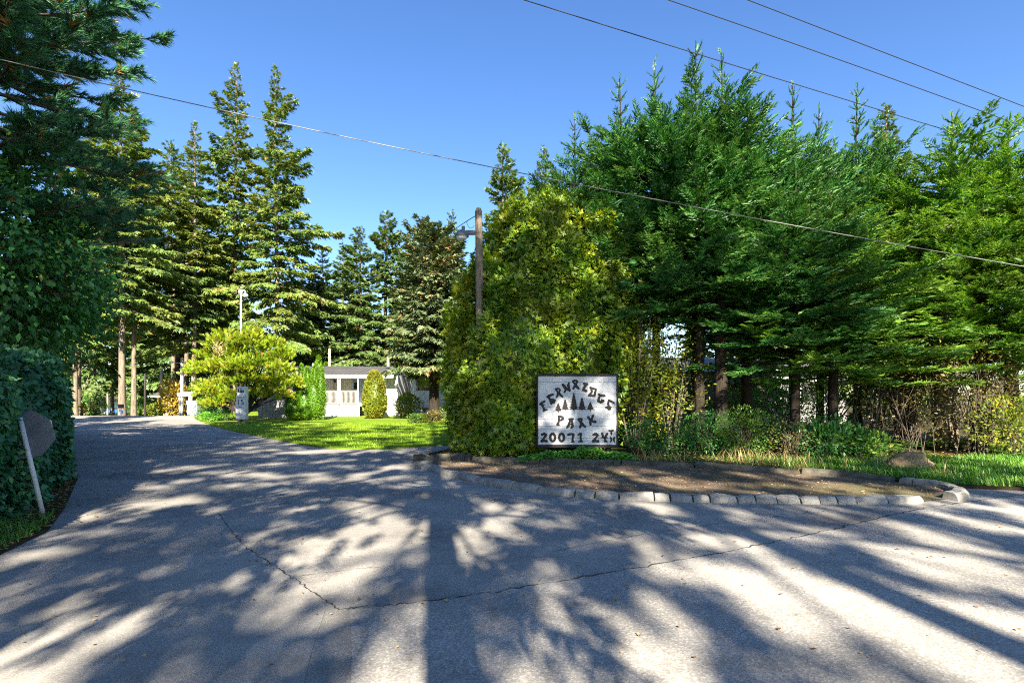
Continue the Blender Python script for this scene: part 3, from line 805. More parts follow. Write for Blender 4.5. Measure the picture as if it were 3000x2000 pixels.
MB().box(-W2, W2, -.04, .03, sz1 - fb, sz1 + .015).build('frame', M['frame'], sign, .006)
MB().box(-W2, W2, -.04, .03, sz0 - .03, sz0 + fb).build('frame', M['frame'], sign, .006)
MB().box(-W2 - .003, -W2 + fb * .9, -.037, .027, sz0 + fb + .001, sz1 - fb - .001).build('frame', M['frame'], sign, .006)
MB().box(W2 - fb * .9, W2 + .003, -.037, .027, sz0 + fb + .001, sz1 - fb - .001).build('frame', M['frame'], sign, .006)
MB().box(-W2 + .02, W2 - .02, .032, .05, sz0 + .02, sz1 - .02).build('backing', M['frame'], sign)
for s in (-1, 1):
    MB().box(s * W2 * .78 - .06, s * W2 * .78 + .06, .051, .16, -.1, sz1 - .05).build('post', M['frame'], sign, .008)
lamp = MB().tube([(-.1 + .12, -.11, sz1 - .03), (.07 + .12, -.11, sz1 - .03)], .017, 8).build('sign_lamp', M['frame'], sign)
MB().tube([(.105, .0, sz1 + .012), (.105, -.03, sz1 + .07), (.105, -.09, sz1 + .06), (.105, -.11, sz1 - .02)], .008, 6).build('lamp_arm', M['frame'], lamp)

def stroke_field(strokes, X, Y):
    D = np.full(X.shape, 1e9)
    for st in strokes:
        for (x0, y0, r0), (x1, y1, r1) in zip(st[:-1], st[1:]):
            dx, dy = x1 - x0, y1 - y0; L2 = dx*dx + dy*dy + 1e-9
            t = np.clip(((X - x0) * dx + (Y - y0) * dy) / L2, 0, 1)
            D = np.minimum(D, np.hypot(X - x0 - t*dx, Y - y0 - t*dy) - (r0 + (r1 - r0) * t))
    return D
def marching(Fv, X, Y):
    """filled polygons of the region where Fv < 0"""
    vid = {}; V = []; Fs = []
    def vert(key, p):
        if key not in vid: vid[key] = len(V); V.append(p)
        return vid[key]
    ny, nx = Fv.shape
    for j in range(ny - 1):
        for i in range(nx - 1):
            cs = [(j, i), (j, i+1), (j+1, i+1), (j+1, i)]
            vals = [Fv[c] for c in cs]
            if min(vals) >= 0: continue
            poly = []
            for k in range(4):
                a, b = cs[k], cs[(k + 1) % 4]; va, vb = vals[k], vals[(k + 1) % 4]
                if va < 0: poly.append(vert(a, (X[a], Y[a])))
                if (va < 0) != (vb < 0):
                    t = va / (va - vb); key = (min(a, b), max(a, b))
                    poly.append(vert(key, (X[a] + t * (X[b] - X[a]), Y[a] + t * (Y[b] - Y[a]))))
            if len(poly) >= 3: Fs.append(tuple(poly))
    return V, Fs
def painted(name, V2, Fs, parent, y, mat, label=None):
    me = bpy.data.meshes.new(name)
    me.from_pydata([(sgx(u), y, sgz(v)) for u, v in V2], [], Fs); me.materials.append(mat)
    o = ob(name, me, parent)
    if label: o['label'] = label
    return o
def ring(cx, cy, rx, ry, r, n=14):
    return [(cx + rx * math.cos(2*math.pi*k/n), cy + ry * math.sin(2*math.pi*k/n), r) for k in range(n + 1)]
two = lambda o: [[(305+o,1198,17),(345+o,1182,17),(374+o,1203,17),(342+o,1250,15),(298+o,1308,18),(340+o,1302,16),(380+o,1306,19)]]
GLYPHS = [
 ('F', [[(272,690,14),(310,662,19),(350,638,11)],[(288,682,18),(318,730,12),(345,778,19)],[(330,798,11),(385,780,10)],[(322,706,9),(338,700,7)]]),
 ('E', [[(388,565,11),(430,547,19),(485,528,13)],[(410,570,19),(438,612,13),(456,652,17),(462,684,9)],[(456,664,18),(500,650,24),(518,625,18)],[(455,610,9),(488,608,13)]]),
 ('R', [[(536,436,14),(590,432,11),(608,456,11),(585,488,11),(562,482,11),(545,452,11),(536,436,12)],[(578,492,15),(566,540,15),(552,573,11)],[(586,495,13),(618,540,17),(648,566,13)]]),
 ('N', [[(656,366,17),(690,420,15),(702,450,13),(686,486,13)],[(668,372,15),(720,428,17),(768,463,15)],[(756,332,9),(745,372,19),(760,420,12),(770,458,15)]]),
 ('R', [[(825,302,14),(870,292,12),(898,308,13),(885,342,11),(852,346,11),(830,322,12),(825,302,12)],[(865,355,16),(850,400,17),(829,430,13)],[(872,358,13),(896,408,17),(920,430,13)]]),
 ('I', [[(1000,346,13),(1058,352,18)],[(1040,365,25),(1012,410,17),(1002,450,24),(1044,470,18)]]),
 ('D', [[(1115,412,14),(1165,432,13),(1208,440,12),(1192,500,15),(1182,553,15),(1132,546,13),(1086,550,11),(1112,520,15),(1142,480,12),(1128,432,14)]]),
 ('G', [[(1352,550,15),(1300,545,13),(1256,527,15)],[(1276,550,15),(1256,590,15),(1246,640,17),(1288,658,19),(1330,632,18),(1302,616,8)]]),
 ('E', [[(1420,622,13),(1460,642,15),(1504,665,13)],[(1422,632,15),(1410,682,13),(1420,716,13)],[(1376,742,12),(1420,740,26),(1432,760,28),(1456,736,12)]]),
 ('P', [[(586,892,17),(590,950,13),(580,1000,15),(556,1030,13),(590,1036,11)],[(600,890,13),(648,906,17),(658,936,17),(618,958,13)]]),
 ('A', [[(760,937,13),(825,935,11)],[(778,950,15),(760,1010,15),(742,1058,19),(727,1074,13)],[(802,950,15),(812,1010,13),(820,1058,16),(797,1080,15)],[(765,1022,8),(808,1022,8)]]),
 ('R', [[(916,940,15),(960,930,14),(974,955,13),(948,984,11),(926,966,11),(916,940,13)],[(950,990,15),(956,1040,16),(941,1075,15)],[(968,996,15),(1000,1044,19),(1030,1065,13)]]),
 ('K', [[(1080,906,17),(1110,945,13),(1115,1000,15),(1120,1028,14)],[(1158,880,15),(1140,930,13),(1115,952,12)],[(1125,952,15),(1160,975,17),(1194,984,20)]]),
 ('2', two(0)),
 ('0', [ring(483, 1246, 41, 63, 17)]),
 ('0', [ring(633, 1246, 41, 63, 17)]),
 ('7', [[(745,1196,15),(800,1186,15),(838,1195,13),(816,1250,13),(820,1308,15)],[(800,1315,9),(842,1315,9)]]),
 ('1', [[(908,1200,9),(950,1176,12)],[(956,1184,17),(950,1240,13),(955,1292,15)],[(922,1311,10),(984,1311,10)]]),
 ('2', two(862)),
 ('4', [[(1310,1175,16),(1325,1220,13),(1350,1246,13)],[(1395,1182,17),(1360,1240,13)],[(1305,1247,8),(1395,1247,8)],[(1355,1250,13),(1365,1298,16)],[(1345,1311,9),(1390,1311,9)]]),
 ('T', [[(1430,1131,11),(1494,1127,11)],[(1462,1130,13),(1465,1190,11)]]),
 ('H', [[(1452,1246,11),(1465,1276,9),(1456,1309,11)],[(1515,1242,11),(1504,1276,9),(1512,1309,11)],[(1460,1281,7),(1510,1272,7)]]),
]
for k, (ch, st) in enumerate(GLYPHS):
    pts = [p for s_ in st for p in s_]
    x0 = min(p[0] - p[2] for p in pts) - 8; x1 = max(p[0] + p[2] for p in pts) + 8
    y0 = min(p[1] - p[2] for p in pts) - 8; y1 = max(p[1] + p[2] for p in pts) + 8
    X, Y = np.meshgrid(np.arange(x0, x1, 4.0), np.arange(y0, y1, 4.0))
    V2, Fs = marching(stroke_field(st, X, Y) - 4.0, X, Y)
    painted('letter', V2, Fs, sign, -.0165, M['letter'])
def pine_poly(cx, top, bot, hw, tiers, lean=0):
    Lp, Rp = [], []
    for i in range(tiers):
        t0 = i / tiers; t1 = (i + 1) / tiers
        yb = top + (bot - 22 - top) * t1; wv = hw * (t1 ** .92)
        Lp += [(cx - hw * t1 * .5 - 3, yb - (bot - top) / tiers * .4), (cx - wv, yb + 5), (cx - wv * .66, yb - 2)]
        Rp += [(cx + hw * t1 * .5 + 3, yb - (bot - top) / tiers * .4), (cx + wv, yb + 5), (cx + wv * .66, yb - 2)]
    return [(cx, top)] + Rp + [(cx + 8, bot - 22), (cx + 10, bot), (cx - 10, bot), (cx - 8, bot - 22)] + Lp[::-1]
for k, a in enumerate([(578, 668, 826, 84, 4), (692, 602, 800, 84, 5), (974, 572, 802, 92, 5), (1114, 648, 805, 86, 4)]):
    p = pine_poly(*a); painted('tree_emblem', p, [tuple(range(len(p)))], sign, -.0165 - .0006 * k, M['letter'])
p = pine_poly(838, 490, 800, 104, 7); painted('tree_emblem', [(x, y) for x, y in p], [tuple(range(len(p)))], sign, -.020, M['letter'])

# ================================================================== GOLDEN CEDAR HEDGE
def hedge_keep(p):
    sign_zone = (p[:, 0] > sx0 - .12) & (p[:, 0] < sx1 + .2) & (p[:, 1] < SGN_D + .22) & (p[:, 2] < sz1 + .25)
    pole_zone = (np.abs(p[:, 0] - gx(1406, 13.4)) < .14) & (p[:, 1] < 13.6) & (p[:, 2] > hz(920, 13.4)) & (p[:, 2] < 8)
    return ~sign_zone & ~pole_zone & (p[:, 2] > .06) & (p[:, 0] > -2.2)
hedge = empty('cedar_hedge', (0.4, 14.6, 0), 0, 'tall rounded cedar hedge with golden sprays towering beside the sign', 'hedge')
f = Fol(); CV = []; CT = []; off = 0
BL = [((0.0, 14.7, 2.5), (1.78, 2.1, 3.2), 1.0, 15000), ((0.55, 14.9, 4.3), (1.62, 1.75, 3.3), 1.0, 14000), ((1.9, 15.3, 3.6), (1.75, 1.9, 3.9), 1.0, 13000),
      ((1.3, 15.0, 5.0), (1.35, 1.5, 2.6), 1.0, 8000), ((-0.25, 13.75, 1.1), (1.5, 1.15, 1.5), .9, 9000), ((2.4, 15.5, 4.0), (1.3, 1.5, 2.5), 1.0, 5000)]
for k, (c, r_, sq, n) in enumerate(BL):
    def outer(p, k=k):
        ok = hedge_keep(p)
        for j, (c2, r2, _, _) in enumerate(BL):
            if j != k: ok &= np.linalg.norm((p - np.array(c2)) / np.array(r2), axis=1) > .84
        return ok & (p[:, 1] < 17.2)
    clump_foliage(f, np.array(c), np.array(r_), n // 22, 41, .175, 40 + k, .2, outer)
    p, T = core_mesh('c', c, r_, None, sq=sq, seed=40 + k, amp=.2, shrink=.66)
    p[:, 2] = np.maximum(p[:, 2], .0)
    CV.append(p); CT.append(T + off); off += len(p)
hm = f.mesh('cedar sprays', M['cedar']); hm.transform(Matrix.Translation((-.4, -14.6, 0)))
ob('sprays', hm, hedge)
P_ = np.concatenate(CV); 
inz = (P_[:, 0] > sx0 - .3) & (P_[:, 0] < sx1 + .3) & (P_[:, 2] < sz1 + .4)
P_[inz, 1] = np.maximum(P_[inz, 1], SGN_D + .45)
hc = mesh_np('cedar inner core', P_ - np.array([.4, 14.6, 0]), np.concatenate(CT), M['cedar'], np.full(sum(len(t) for t in CT), .25))  # solid core added to block light, tinted towards the dark end
ob('inner_core', hc, hedge)
ob('trunk', tubes_mesh('hedge trunks', [(np.array([[x, 0.3, 0], [x, .35, 3], [x * .7, .4, 6]]), np.array([.11, .08, .03])) for x in (-.5, .3, 1.3)], M['bark_shaded'], 7), hedge)

rng = np.random.default_rng(22)
# ================================================================== YOUNG FIRS ON THE RIGHT
FIRV = [young_fir_meshes('young fir a', 11.9, 3.7, 3.1, .17, M['near_fir'], M['bark_shaded'], 190, 8.0, 2.9),
        young_fir_meshes('young fir b', 11.2, 3.5, 2.9, .15, M['near_fir'], M['bark_shaded'], 170, 7.5, 2.7),
        young_fir_meshes('young fir c', 9.0, 2.5, 2.8, .15, M['near_fir_lit'], M['bark_shaded'], 155, 7.5, 1.8)]
FH = [11.9, 11.2, 9.0]
def fir(px, py, d, v, rz, wide, label):
    k = (hz(py, d)) / FH[v]
    return plant_tree('fir_tree', FIRV[v], (gx(px, d), d, .04), rz, (k * wide, k * wide, k), label, 'tree', 'young firs behind the sign')
fir(2040, 122, 15.0, 0, .3, 1.05, 'tallest young fir with a bare spiky leader, right of the sign')
fir(2108, 145, 15.7, 1, 2.0, 1.0, 'young fir whose forked spiky top stands just right of the tallest one')
fir(1922, 165, 15.6, 1, 4.1, 1.0, 'young fir with thin upright leader above the gap over the sign board')
fir(1815, 215, 15.9, 0, 5.0, .92, 'young fir with spiky top left of the tallest firs')
fir(1682, 330, 15.6, 1, 1.1, .8, 'lowest spiky young fir, beside the golden hedge')
fir(2190, 300, 14.5, 1, 3.1, 1.12, 'young fir with broad dark lower boughs spreading over the undergrowth')
fir(2322, 240, 16.8, 0, 2.6, .82, 'young fir with one tall bottle-brush leader against the sky')
fir(2402, 300, 17.4, 1, 5.6, .8, 'slim young fir with a thin candelabra top')
fir(2512, 245, 18.0, 0, 1.7, .85, 'young fir with long side shoots at its tip, next to the brown-tipped fir')
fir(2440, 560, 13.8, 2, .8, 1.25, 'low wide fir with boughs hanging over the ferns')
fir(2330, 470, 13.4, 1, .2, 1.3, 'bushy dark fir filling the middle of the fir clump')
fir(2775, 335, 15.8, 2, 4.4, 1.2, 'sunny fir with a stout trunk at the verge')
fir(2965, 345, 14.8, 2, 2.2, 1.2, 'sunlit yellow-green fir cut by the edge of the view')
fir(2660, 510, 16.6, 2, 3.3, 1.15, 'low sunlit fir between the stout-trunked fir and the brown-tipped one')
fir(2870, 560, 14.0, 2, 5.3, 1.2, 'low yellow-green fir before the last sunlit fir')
t = empty('stout_trunk', (gx(2772, 14.6), 14.6, 0), 0, 'stout mossy tree trunk flaring at its foot among ferns', 'tree trunk')
P, rr = trunk_path(6.5, .27, .16, .01, .04, 16, .5)
ob('trunk', tubes_mesh('stout trunk', [(P, rr)], M['bark'], 12), t)
for px, top, d, label in ((2052, 860, 14.2, 'slim dark trunk nearest the sign under the firs'), (2112, 860, 13.9, 'thickest dark trunk under the fir boughs'), (2187, 860, 14.6, 'dark trunk third from the sign under the firs')):
    t = empty('bare_fir', (gx(px, d), d, 0), 0, label, 'tree trunk')
    P, rr = trunk_path(5.2, .2 if px == 2112 else .15, .09, .006, .04, 12, .3)
    ob('trunk', tubes_mesh('fir stem', [(P, rr)], M['bark_shaded'], 10), t)

rng = np.random.default_rng(23)
# ================================================================== FAR CONIFERS
CON = [conifer_meshes('tall fir a', 36, 11, 5.8, .30, 205, 30, .62, M['far_fir'], M['bark'], .34, 1.0, .14, .35, tmpl=LITE),
       conifer_meshes('tall fir b', 36, 8, 5.2, .30, 215, 30, .62, M['far_fir'], M['bark'], .32, .95, .14, .42, asym=.3, tmpl=LITE),
       conifer_meshes('tall fir c', 22, 1.5, 4.5, .30, 190, 34, .5, M['far_fir_green'], M['bark'], .30, .85, .2, .25, tmpl=LITE),
       conifer_meshes('tall fir d', 24, 3, 5.0, .34, 190, 32, .55, M['far_fir_green'], M['bark'], .36, .8, .25, .4, asym=.3, tmpl=LITE)]
CH = [36, 36, 22, 24]
def far_tree(px, py, d, v, rz, wide, label, name='fir_tree'):
    x = gx(px, d); z0 = float(dip(x, d)) - .05
    k = (hz(py, d) - z0) / CH[v]
    return plant_tree(name, CON[v], (x, d, z0), rz, (k * wide, k * wide, k), label, 'tree', 'tall firs behind the houses')
far_tree(358, 195, 40, 0, .4, 1.1, 'tall fir with the thickest pale sunlit trunk beside the far driveway')
far_tree(392, 330, 43, 0, 2.7, .95, 'fir with a dark shaded trunk just right of the thickest pale trunk')
far_tree(568, 362, 46, 1, 1.4, 1.1, 'full fir with a stepped top left of the two tallest firs')
far_tree(690, 185, 50, 1, 3.6, .9, 'tallest narrow fir, the left of the pair rising above the juniper')
far_tree(812, 197, 47, 1, 5.3, 1.0, 'tall fir with long layered right-hand boughs above the juniper')
far_tree(500, 420, 72, 3, .9, 1.0, 'fir half hidden behind the stepped fir')
far_tree(270, 400, 64, 3, 4.2, 1.0, 'sunny fir partly behind the near pine')
far_tree(222, 520, 46, 0, 5.1, 1.0, 'fir with orange-lit trunk next to the ivy hedge')
far_tree(948, 738, 56, 2, .3, 1.15, 'bushy fir right of the two tallest firs')
far_tree(1058, 668, 54, 3, 2.5, 1.0, 'fir with a pointed crown and side spire over the mobile home')
far_tree(1128, 622, 58, 3, 4.9, 1.05, 'fir with reddish outer tips behind the mobile home')
far_tree(1248, 645, 62, 2, 1.2, 1.0, 'twin-topped fir behind the cone-laden spruce')
far_tree(1322, 622, 66, 2, 3.9, .8, 'thin far fir left of the street lamp')
far_tree(1470, 425, 36, 3, 5.7, .8, 'fir rising behind the golden hedge')
far_tree(1590, 440, 40, 2, 2.9, .8, 'fir top showing between the hedge and the firs')
far_tree(2592, 320, 27, 2, 1.9, .95, 'brown-tipped fir standing behind the young firs')
far_tree(880, 800, 66, 2, 4.6, 1.2, 'short fir in the gap right of the tallest pair')
far_tree(660, 640, 60, 3, 3.0, 1.1, 'fir filling in between the pair and the stepped fir')
far_tree(1190, 800, 60, 2, .1, 1.2, 'low fir just behind the cone-laden spruce')
far_tree(2210, 560, 26, 3, 2.2, .9, 'fir behind the fir clump with sky showing around it')
far_tree(1780, 520, 30, 2, .7, .9, 'fir behind the entrance sign and young firs')

far_tree(1004, 730, 62, 2, 2.1, 1.25, 'fir filling the skyline left of the pointed crown over the mobile home')
far_tree(905, 780, 57, 3, 5.9, 1.1, 'fir right beside the layered fir boughs above the juniper')
far_tree(1205, 690, 57, 3, 1.6, 1.0, 'fir between the red-tipped fir and the spruce')
for x, y, H, rz, lab in ((-24.5, 18.0, 18.0, 1.1, 'fir beyond the ivy hedge shading the far driveway'), (-18.0, 7.5, 16.0, 3.0, 'fir beyond the ivy hedge behind the pine')):
    k = H / 24
    plant_tree('fir_tree', CON[3], (x, y, 0), rz, (k, k, k), lab, 'tree', 'firs beyond the ivy hedge')
# cone-laden spruce on the lawn
SPR = conifer_meshes('spruce', 11.6, 2.7, 2.7, .34, 250, 34, .38, M['far_spruce'], M['bark_shaded'], .16, .5, .6, .12, asym=.05, tmpl=LITE)
d = 31.0
plant_tree('spruce_tree', SPR, (gx(1272, d), d, .02), 1.0, ((hz(690, d)) / 11.6 * 1.02,) * 2 + (hz(690, d) / 11.6,), 'grey-green spruce laden with brown cones on the lawn', 'tree')

# distant wood that reads as one mass
def distant_wood():
    f = Fol()
    for i in range(60):
        x = rng.uniform(-135, 70); left = x < -28; y = rng.uniform(116, 150) if left else rng.uniform(72, 105); H = rng.uniform(13, 22) * (1.35 if left else 1); Rr = rng.uniform(3.2, 4.6) * (1.4 if left else 1); z0 = float(dip(x, y))
        n = 900
        u = rng.uniform(0, 1, n) ** 1.3; a = rng.uniform(0, 6.28, n)
        lay = .75 + .35 * np.sin(u * 40 + i)
        r_ = Rr * (1 - u) ** .8 * lay * rng.uniform(.4, 1.05, n)
        p = np.stack([x + r_ * np.cos(a), y + r_ * np.sin(a), z0 + .4 + (H - .4) * u - r_ * .2], 1)
        dv = np.stack([np.cos(a), np.sin(a), -.35 + 0 * a], 1) + rng.normal(0, .35, (n, 3))
        f.add(T_leaf(.6), p, dv, np.array([0, 0, 1.]) + rng.normal(0, .4, (n, 3)), rng.uniform(1.0, 1.9, n), .45 + rng.uniform(-.15, .15) + rng.normal(0, .2, n))
    tag(ob('distant_wood', f.mesh('distant wood', M['far_wood'])), 'distant belt of mixed conifers closing the view', 'wood', kind='stuff')
distant_wood()

rng = np.random.default_rng(21)
# ================================================================== LEFT SIDE: IVY HEDGE, PINE, BROADLEAF TREE, LEANING SIGN
def ivy_hedge():
    path = np.array(catmull([(-4.6, 1.5), (-5.2, 3.6), (-6.15, 5.9), (-7.25, 7.9), (-8.75, 9.9), (-12.4, 13.9), (-18.2, 20.6)], 12))
    H = 2.12; W = 1.3
    d = unit(np.gradient(path, axis=0)); nl = np.stack([-d[:, 1], d[:, 0]], 1)      # to the left of travel
    D = np.concatenate([[0], np.cumsum(np.linalg.norm(np.diff(path, axis=0), axis=1))])
    root = empty('ivy_hedge', (path[30][0], path[30][1], 0), 0, 'dense dark hedge smothered in ivy beside the leaning post', 'hedge')
    o = np.array([path[30][0], path[30][1], 0])
    # inner core: a rounded wall added behind the leaves, darkest ivy tint
    prof = [(.10, 0.0), (.06, .5), (.06, 1.5), (.16, 1.85), (.45, 2.03), (.95, 2.03), (1.2, 1.7), (1.25, 0)]
    V = []; T = []
    for i, p in enumerate(path):
        w = .05 * math.sin(i * .7) + .03 * math.sin(i * 1.9)
        for a, z in prof:
            q = p + nl[i] * (a + w * (z > .2)); V.append([q[0], q[1], z * (1 + .015 * math.sin(i * .9))])
    n = len(prof)
    for i in range(len(path) - 1):
        for k in range(n - 1):
            a = i*n + k; T += [[a, a+1, a+n+1], [a, a+n+1, a+n]]
    for i0 in (0, (len(path) - 1) * n):
        for k in range(1, n - 1): T.append([i0, i0 + k, i0 + k + 1])
    ob('inner_core', mesh_np('ivy inner core', np.array(V) - o, T, M['ivy'], np.zeros(len(T))), root)
    f = Fol()
    N = 34000
    s = np.where(rng.uniform(0, 1, N) < .72, rng.uniform(0, 11.0, N), rng.uniform(0, D[-1], N))
    c = np.stack([np.interp(s, D, path[:, 0]), np.interp(s, D, path[:, 1])], 1)
    nn = unit(np.stack([np.interp(s, D, nl[:, 0]), np.interp(s, D, nl[:, 1])], 1))
    v = rng.uniform(0, 1, N)
    face = v < .66
    z = np.where(face, rng.uniform(0.02, 2.0, N), 2.06)
    a = np.where(face, .02, rng.uniform(0.05, 1.2, N))
    edge = smooth01((z - 1.6) / .5); a = np.where(face, a + edge * .2, a); z = np.where(face, z, 2.08 - .3 * np.clip(.35 - a, 0, 1))
    bl = .07 * np.sin(s * 2.3 + z * 1.7) + .05 * np.sin(s * 5.1 - z * 3.3)
    off = a - bl - rng.uniform(0, .10, N) * face
    z = z + np.where(face, 0, bl + rng.uniform(-.04, .12, N))
    pos = np.stack([c[:, 0] + nn[:, 0] * off, c[:, 1] + nn[:, 1] * off, z], 1)
    outn = np.where(face[:, None], np.stack([-nn[:, 0], -nn[:, 1], np.full(N, .25)], 1), np.array([[0, 0, 1.]]))
    dv = np.where(face[:, None], np.array([[0, 0, -.8]]), np.array([[0, 0, .4]])) + rng.normal(0, .6, (N, 3)) + outn * .35
    f.add(LEAF_W, pos, dv, outn + rng.normal(0, .35, (N, 3)), rng.uniform(.055, .105, N) * (1 + .03 * s), .42 + 2.2 * bl + rng.normal(0, .2, N))
    me = f.mesh('ivy leaves', M['ivy']); me.transform(Matrix.Translation(tuple(-o)))
    ob('ivy_leaves', me, root)
ivy_hedge()

def pine():
    H, base = 15.0, 3.6
    root = empty('pine_tree', (-11.2, 10.6, 0), 0, 'long-needled pine overhanging the ivy hedge at the edge of the view', 'tree')
    P, rr = trunk_path(H, .24, .03, .01, .08)
    nb = 205
    u = (np.arange(nb) + rng.uniform(0, 1, nb)) / nb
    h = base + (H - base) * u
    az = np.arange(nb) * 2.39996 + rng.normal(0, .3, nb)
    L = np.interp(u, [0, .12, .32, .6, .85, 1], [2.4, 3.0, 3.6, 3.0, 1.9, .5]) * rng.uniform(.7, 1.12, nb)
    e0 = .05 + .5 * u + rng.normal(0, .1, nb)
    limbs = []; f = Fol()
    for i in range(nb):
        dx, dy = math.cos(az[i]), math.sin(az[i]); s = np.linspace(0, 1, 6)
        x0, y0 = np.interp(h[i], P[:, 2], P[:, 0]), np.interp(h[i], P[:, 2], P[:, 1])
        Q = np.stack([x0 + dx*L[i]*s, y0 + dy*L[i]*s, h[i] + L[i]*(math.tan(e0[i])*s*.6 - .25*s**2 + .28*s**3)], 1)
        limbs.append((Q, (.014 * L[i] + .008) * (1.06 - s)))
        dead = h[i] < 4.9
        k = int(L[i] * (11 if not dead else 7))
        for j in range(k):
            ss = rng.uniform(.3, 1.0); b = np.array([np.interp(ss, s, Q[:, c]) for c in range(3)])
            side = rng.choice([-1, 1]) * rng.uniform(.2, 1.2)
            tl = rng.uniform(.25, .6) * (1.15 - .5 * ss) * min(1.2, L[i] / 2.4)
            tdir = unit(np.array([dx - dy*side, dy + dx*side, rng.uniform(.0, .75)]))
            e = b + tdir * tl
            limbs.append((np.stack([b, (b + e) / 2 + np.array([0, 0, -.02]), e]), np.array([.009, .007, .005])))
            if dead and rng.uniform() < .72: continue
            m = rng.integers(3, 5)
            q = b + (e - b) * np.linspace(.3, 1.05, m)[:, None]
            f.add(TUFT, q, tdir + rng.normal(0, .16, (m, 3)), rand_unit(m), rng.uniform(.18, .27, m), .5 + rng.normal(0, .22, m) + (.5 if rng.uniform() < .04 else 0))
    ob('trunk', tubes_mesh('pine trunk', [(P, rr)], M['bark_shaded'], 10), root)
    ob('limbs', tubes_mesh('pine limbs', limbs, M['twig'], 4), root)
    ob('crown', f.mesh('pine crown', M['pine']), root)
pine()

def broadleaf(loc, label, rad, zc, n, mat, leaf, trunk_h, seed, name='broadleaf_tree'):
    root = empty(name, loc, 0, label, 'tree')
    f = Fol(); r_ = np.random.default_rng(seed)
    nc = 46; C = unit(r_.normal(size=(nc, 3))) * r_.uniform(.35, 1, (nc, 1)) ** .5 * np.array(rad) * .82 + np.array([0, 0, zc])
    limbs = []
    P, rr = trunk_path(trunk_h, .16, .05, .02, .12)
    for c in C:
        s = np.linspace(0, 1, 5)[:, None]; b = np.array([P[8, 0], P[8, 1], max(.6, min(trunk_h, c[2] - r_.uniform(.5, 1.6)))])
        limbs.append((b + (c - b) * s + np.array([0, 0, .2]) * np.sin(s * 3.14) + r_.normal(0, .05, (5, 3)) * s, np.linspace(.045, .008, 5)))
        m = n // nc
        q = c + r_.normal(0, 1, (m, 3)) * np.array([.42, .42, .34]) * r_.uniform(.6, 1.2)
        out = unit(q - np.array([0, 0, zc]))
        f.add(LEAF, q, out * .6 + np.array([0, 0, -.5]) + r_.normal(0, .5, (m, 3)), np.array([0, 0, 1.]) + out + r_.normal(0, .4, (m, 3)), leaf * r_.uniform(.7, 1.3, m), .45 + r_.uniform(-.12, .12) + r_.normal(0, .2, m))
    ob('trunk', tubes_mesh('broadleaf trunk', [(P, rr)], M['bark_shaded'], 8), root)
    ob('limbs', tubes_mesh('broadleaf limbs', limbs, M['twig'], 4), root)
    ob('crown', f.mesh('broadleaf crown', mat), root)
broadleaf((-10.9, 10.7, 0), 'dark broad-leaved tree crowding over the ivy hedge under the pine', (2.45, 2.2, 2.7), 4.5, 15000, M['broad'], .15, 3.0, 3)
broadleaf((-15.6, 16.5, 0), 'small orange autumn tree behind the dark broad-leaved tree', (1.7, 1.5, 2.1), 5.2, 3600, M['autumn'], .15, 3.6, 5)
broadleaf((-12.9, 14.0, 0), 'green broad-leaved tree further along the ivy hedge', (1.9, 1.6, 2.3), 4.3, 7000, M['broad'], .15, 3.0, 8)

def stop_sign():
    bx, by = ground(127, 1512)
    root = empty('road_sign', (bx, by, 0), 0, 'grey back of an octagonal road sign on a leaning white post', 'road sign')
    topx, topz = gx(70, by), hz(1206, by)
    L = math.hypot(topx - bx, topz); ang = math.atan2(topx - bx, topz)
    post = MB().tube([(0, 0, -.15), (0, 0, L)], .028, 10).build('post', M['white'], root, smooth=True)
    post.rotation_euler = (0, ang, 0)
    cap = MB().tube([(0, 0, L), (0, 0, L + .012)], .031, 10).build('cap', M['steel'], root); cap.rotation_euler = (0, ang, 0)
    cz = L - .30; r8 = .325
    poly = [(r8 * math.cos(R(22.5 + 45 * k)), r8 * math.sin(R(22.5 + 45 * k))) for k in range(8)]
    mb = MB().prism(poly, 'y', .033, .037)
    pl = mb.build('panel', M['sign_back'], root); pl.rotation_euler = (0, ang, 0)
    c = Vector((math.sin(ang) * cz, 0, math.cos(ang) * cz)); pl.location = c
    for z in (-.2, .2):
        b = MB().box(-.028, .028, .029, .0325, z - .012, z + .012).build('bracket', M['steel'], root); b.rotation_euler = (0, ang, 0); b.location = c
    for z in (-.2, .2):
        b = MB().tube([(0, -.036, z), (0, -.028, z)], .01, 6).build('bolt', M['steel'], root); b.rotation_euler = (0, ang, 0); b.location = c
    root.rotation_euler = (0, 0, R(20))
stop_sign()

# ================================================================== UTILITY POLE, STREET LAMP, WIRES
pd = 13.4
pxb, pxt = gx(1411, pd), gx(1402, pd); ptop = hz(610, pd)
pole = empty('utility_pole', (pxb, pd, 0), 0, 'weathered wooden utility pole rising out of the golden hedge', 'utility pole')
P = np.array([[0, 0, -.2], [(pxt - pxb) * .5, 0, ptop * .5], [pxt - pxb, 0, ptop - .08]])
ob('shaft', tubes_mesh('pole shaft', [(P, np.array([.125, .105, .092]))], M['pole_wood'], 14), pole)
MB().tube([(pxt - pxb, 0, ptop - .085), (pxt - pxb + .004, 0, ptop)], [.092, .06], 14).build('cut_top', M['pole_wood'], pole)
sl = empty('street_lamp', (pxt, pd, hz(690, pd)), 0, 'grey bucket street lamp on a short arm off the weathered pole', 'street lamp')
MB().box(-.34, -.09, -.05, .05, .02, .13).build('arm', M['grey_metal'], sl, .015)
mb = MB(); mb.tube([(-.44, 0, .13), (-.44, 0, .05), (-.44, 0, -.02)], [.09, .155, .19], 16); mb.build('housing', M['grey_metal'], sl, smooth=False)
MB().tube([(-.44, 0, -.022), (-.44, 0, -.09), (-.44, 0, -.12)], [.15, .125, .08], 16).build('lens', M['lens'], sl)
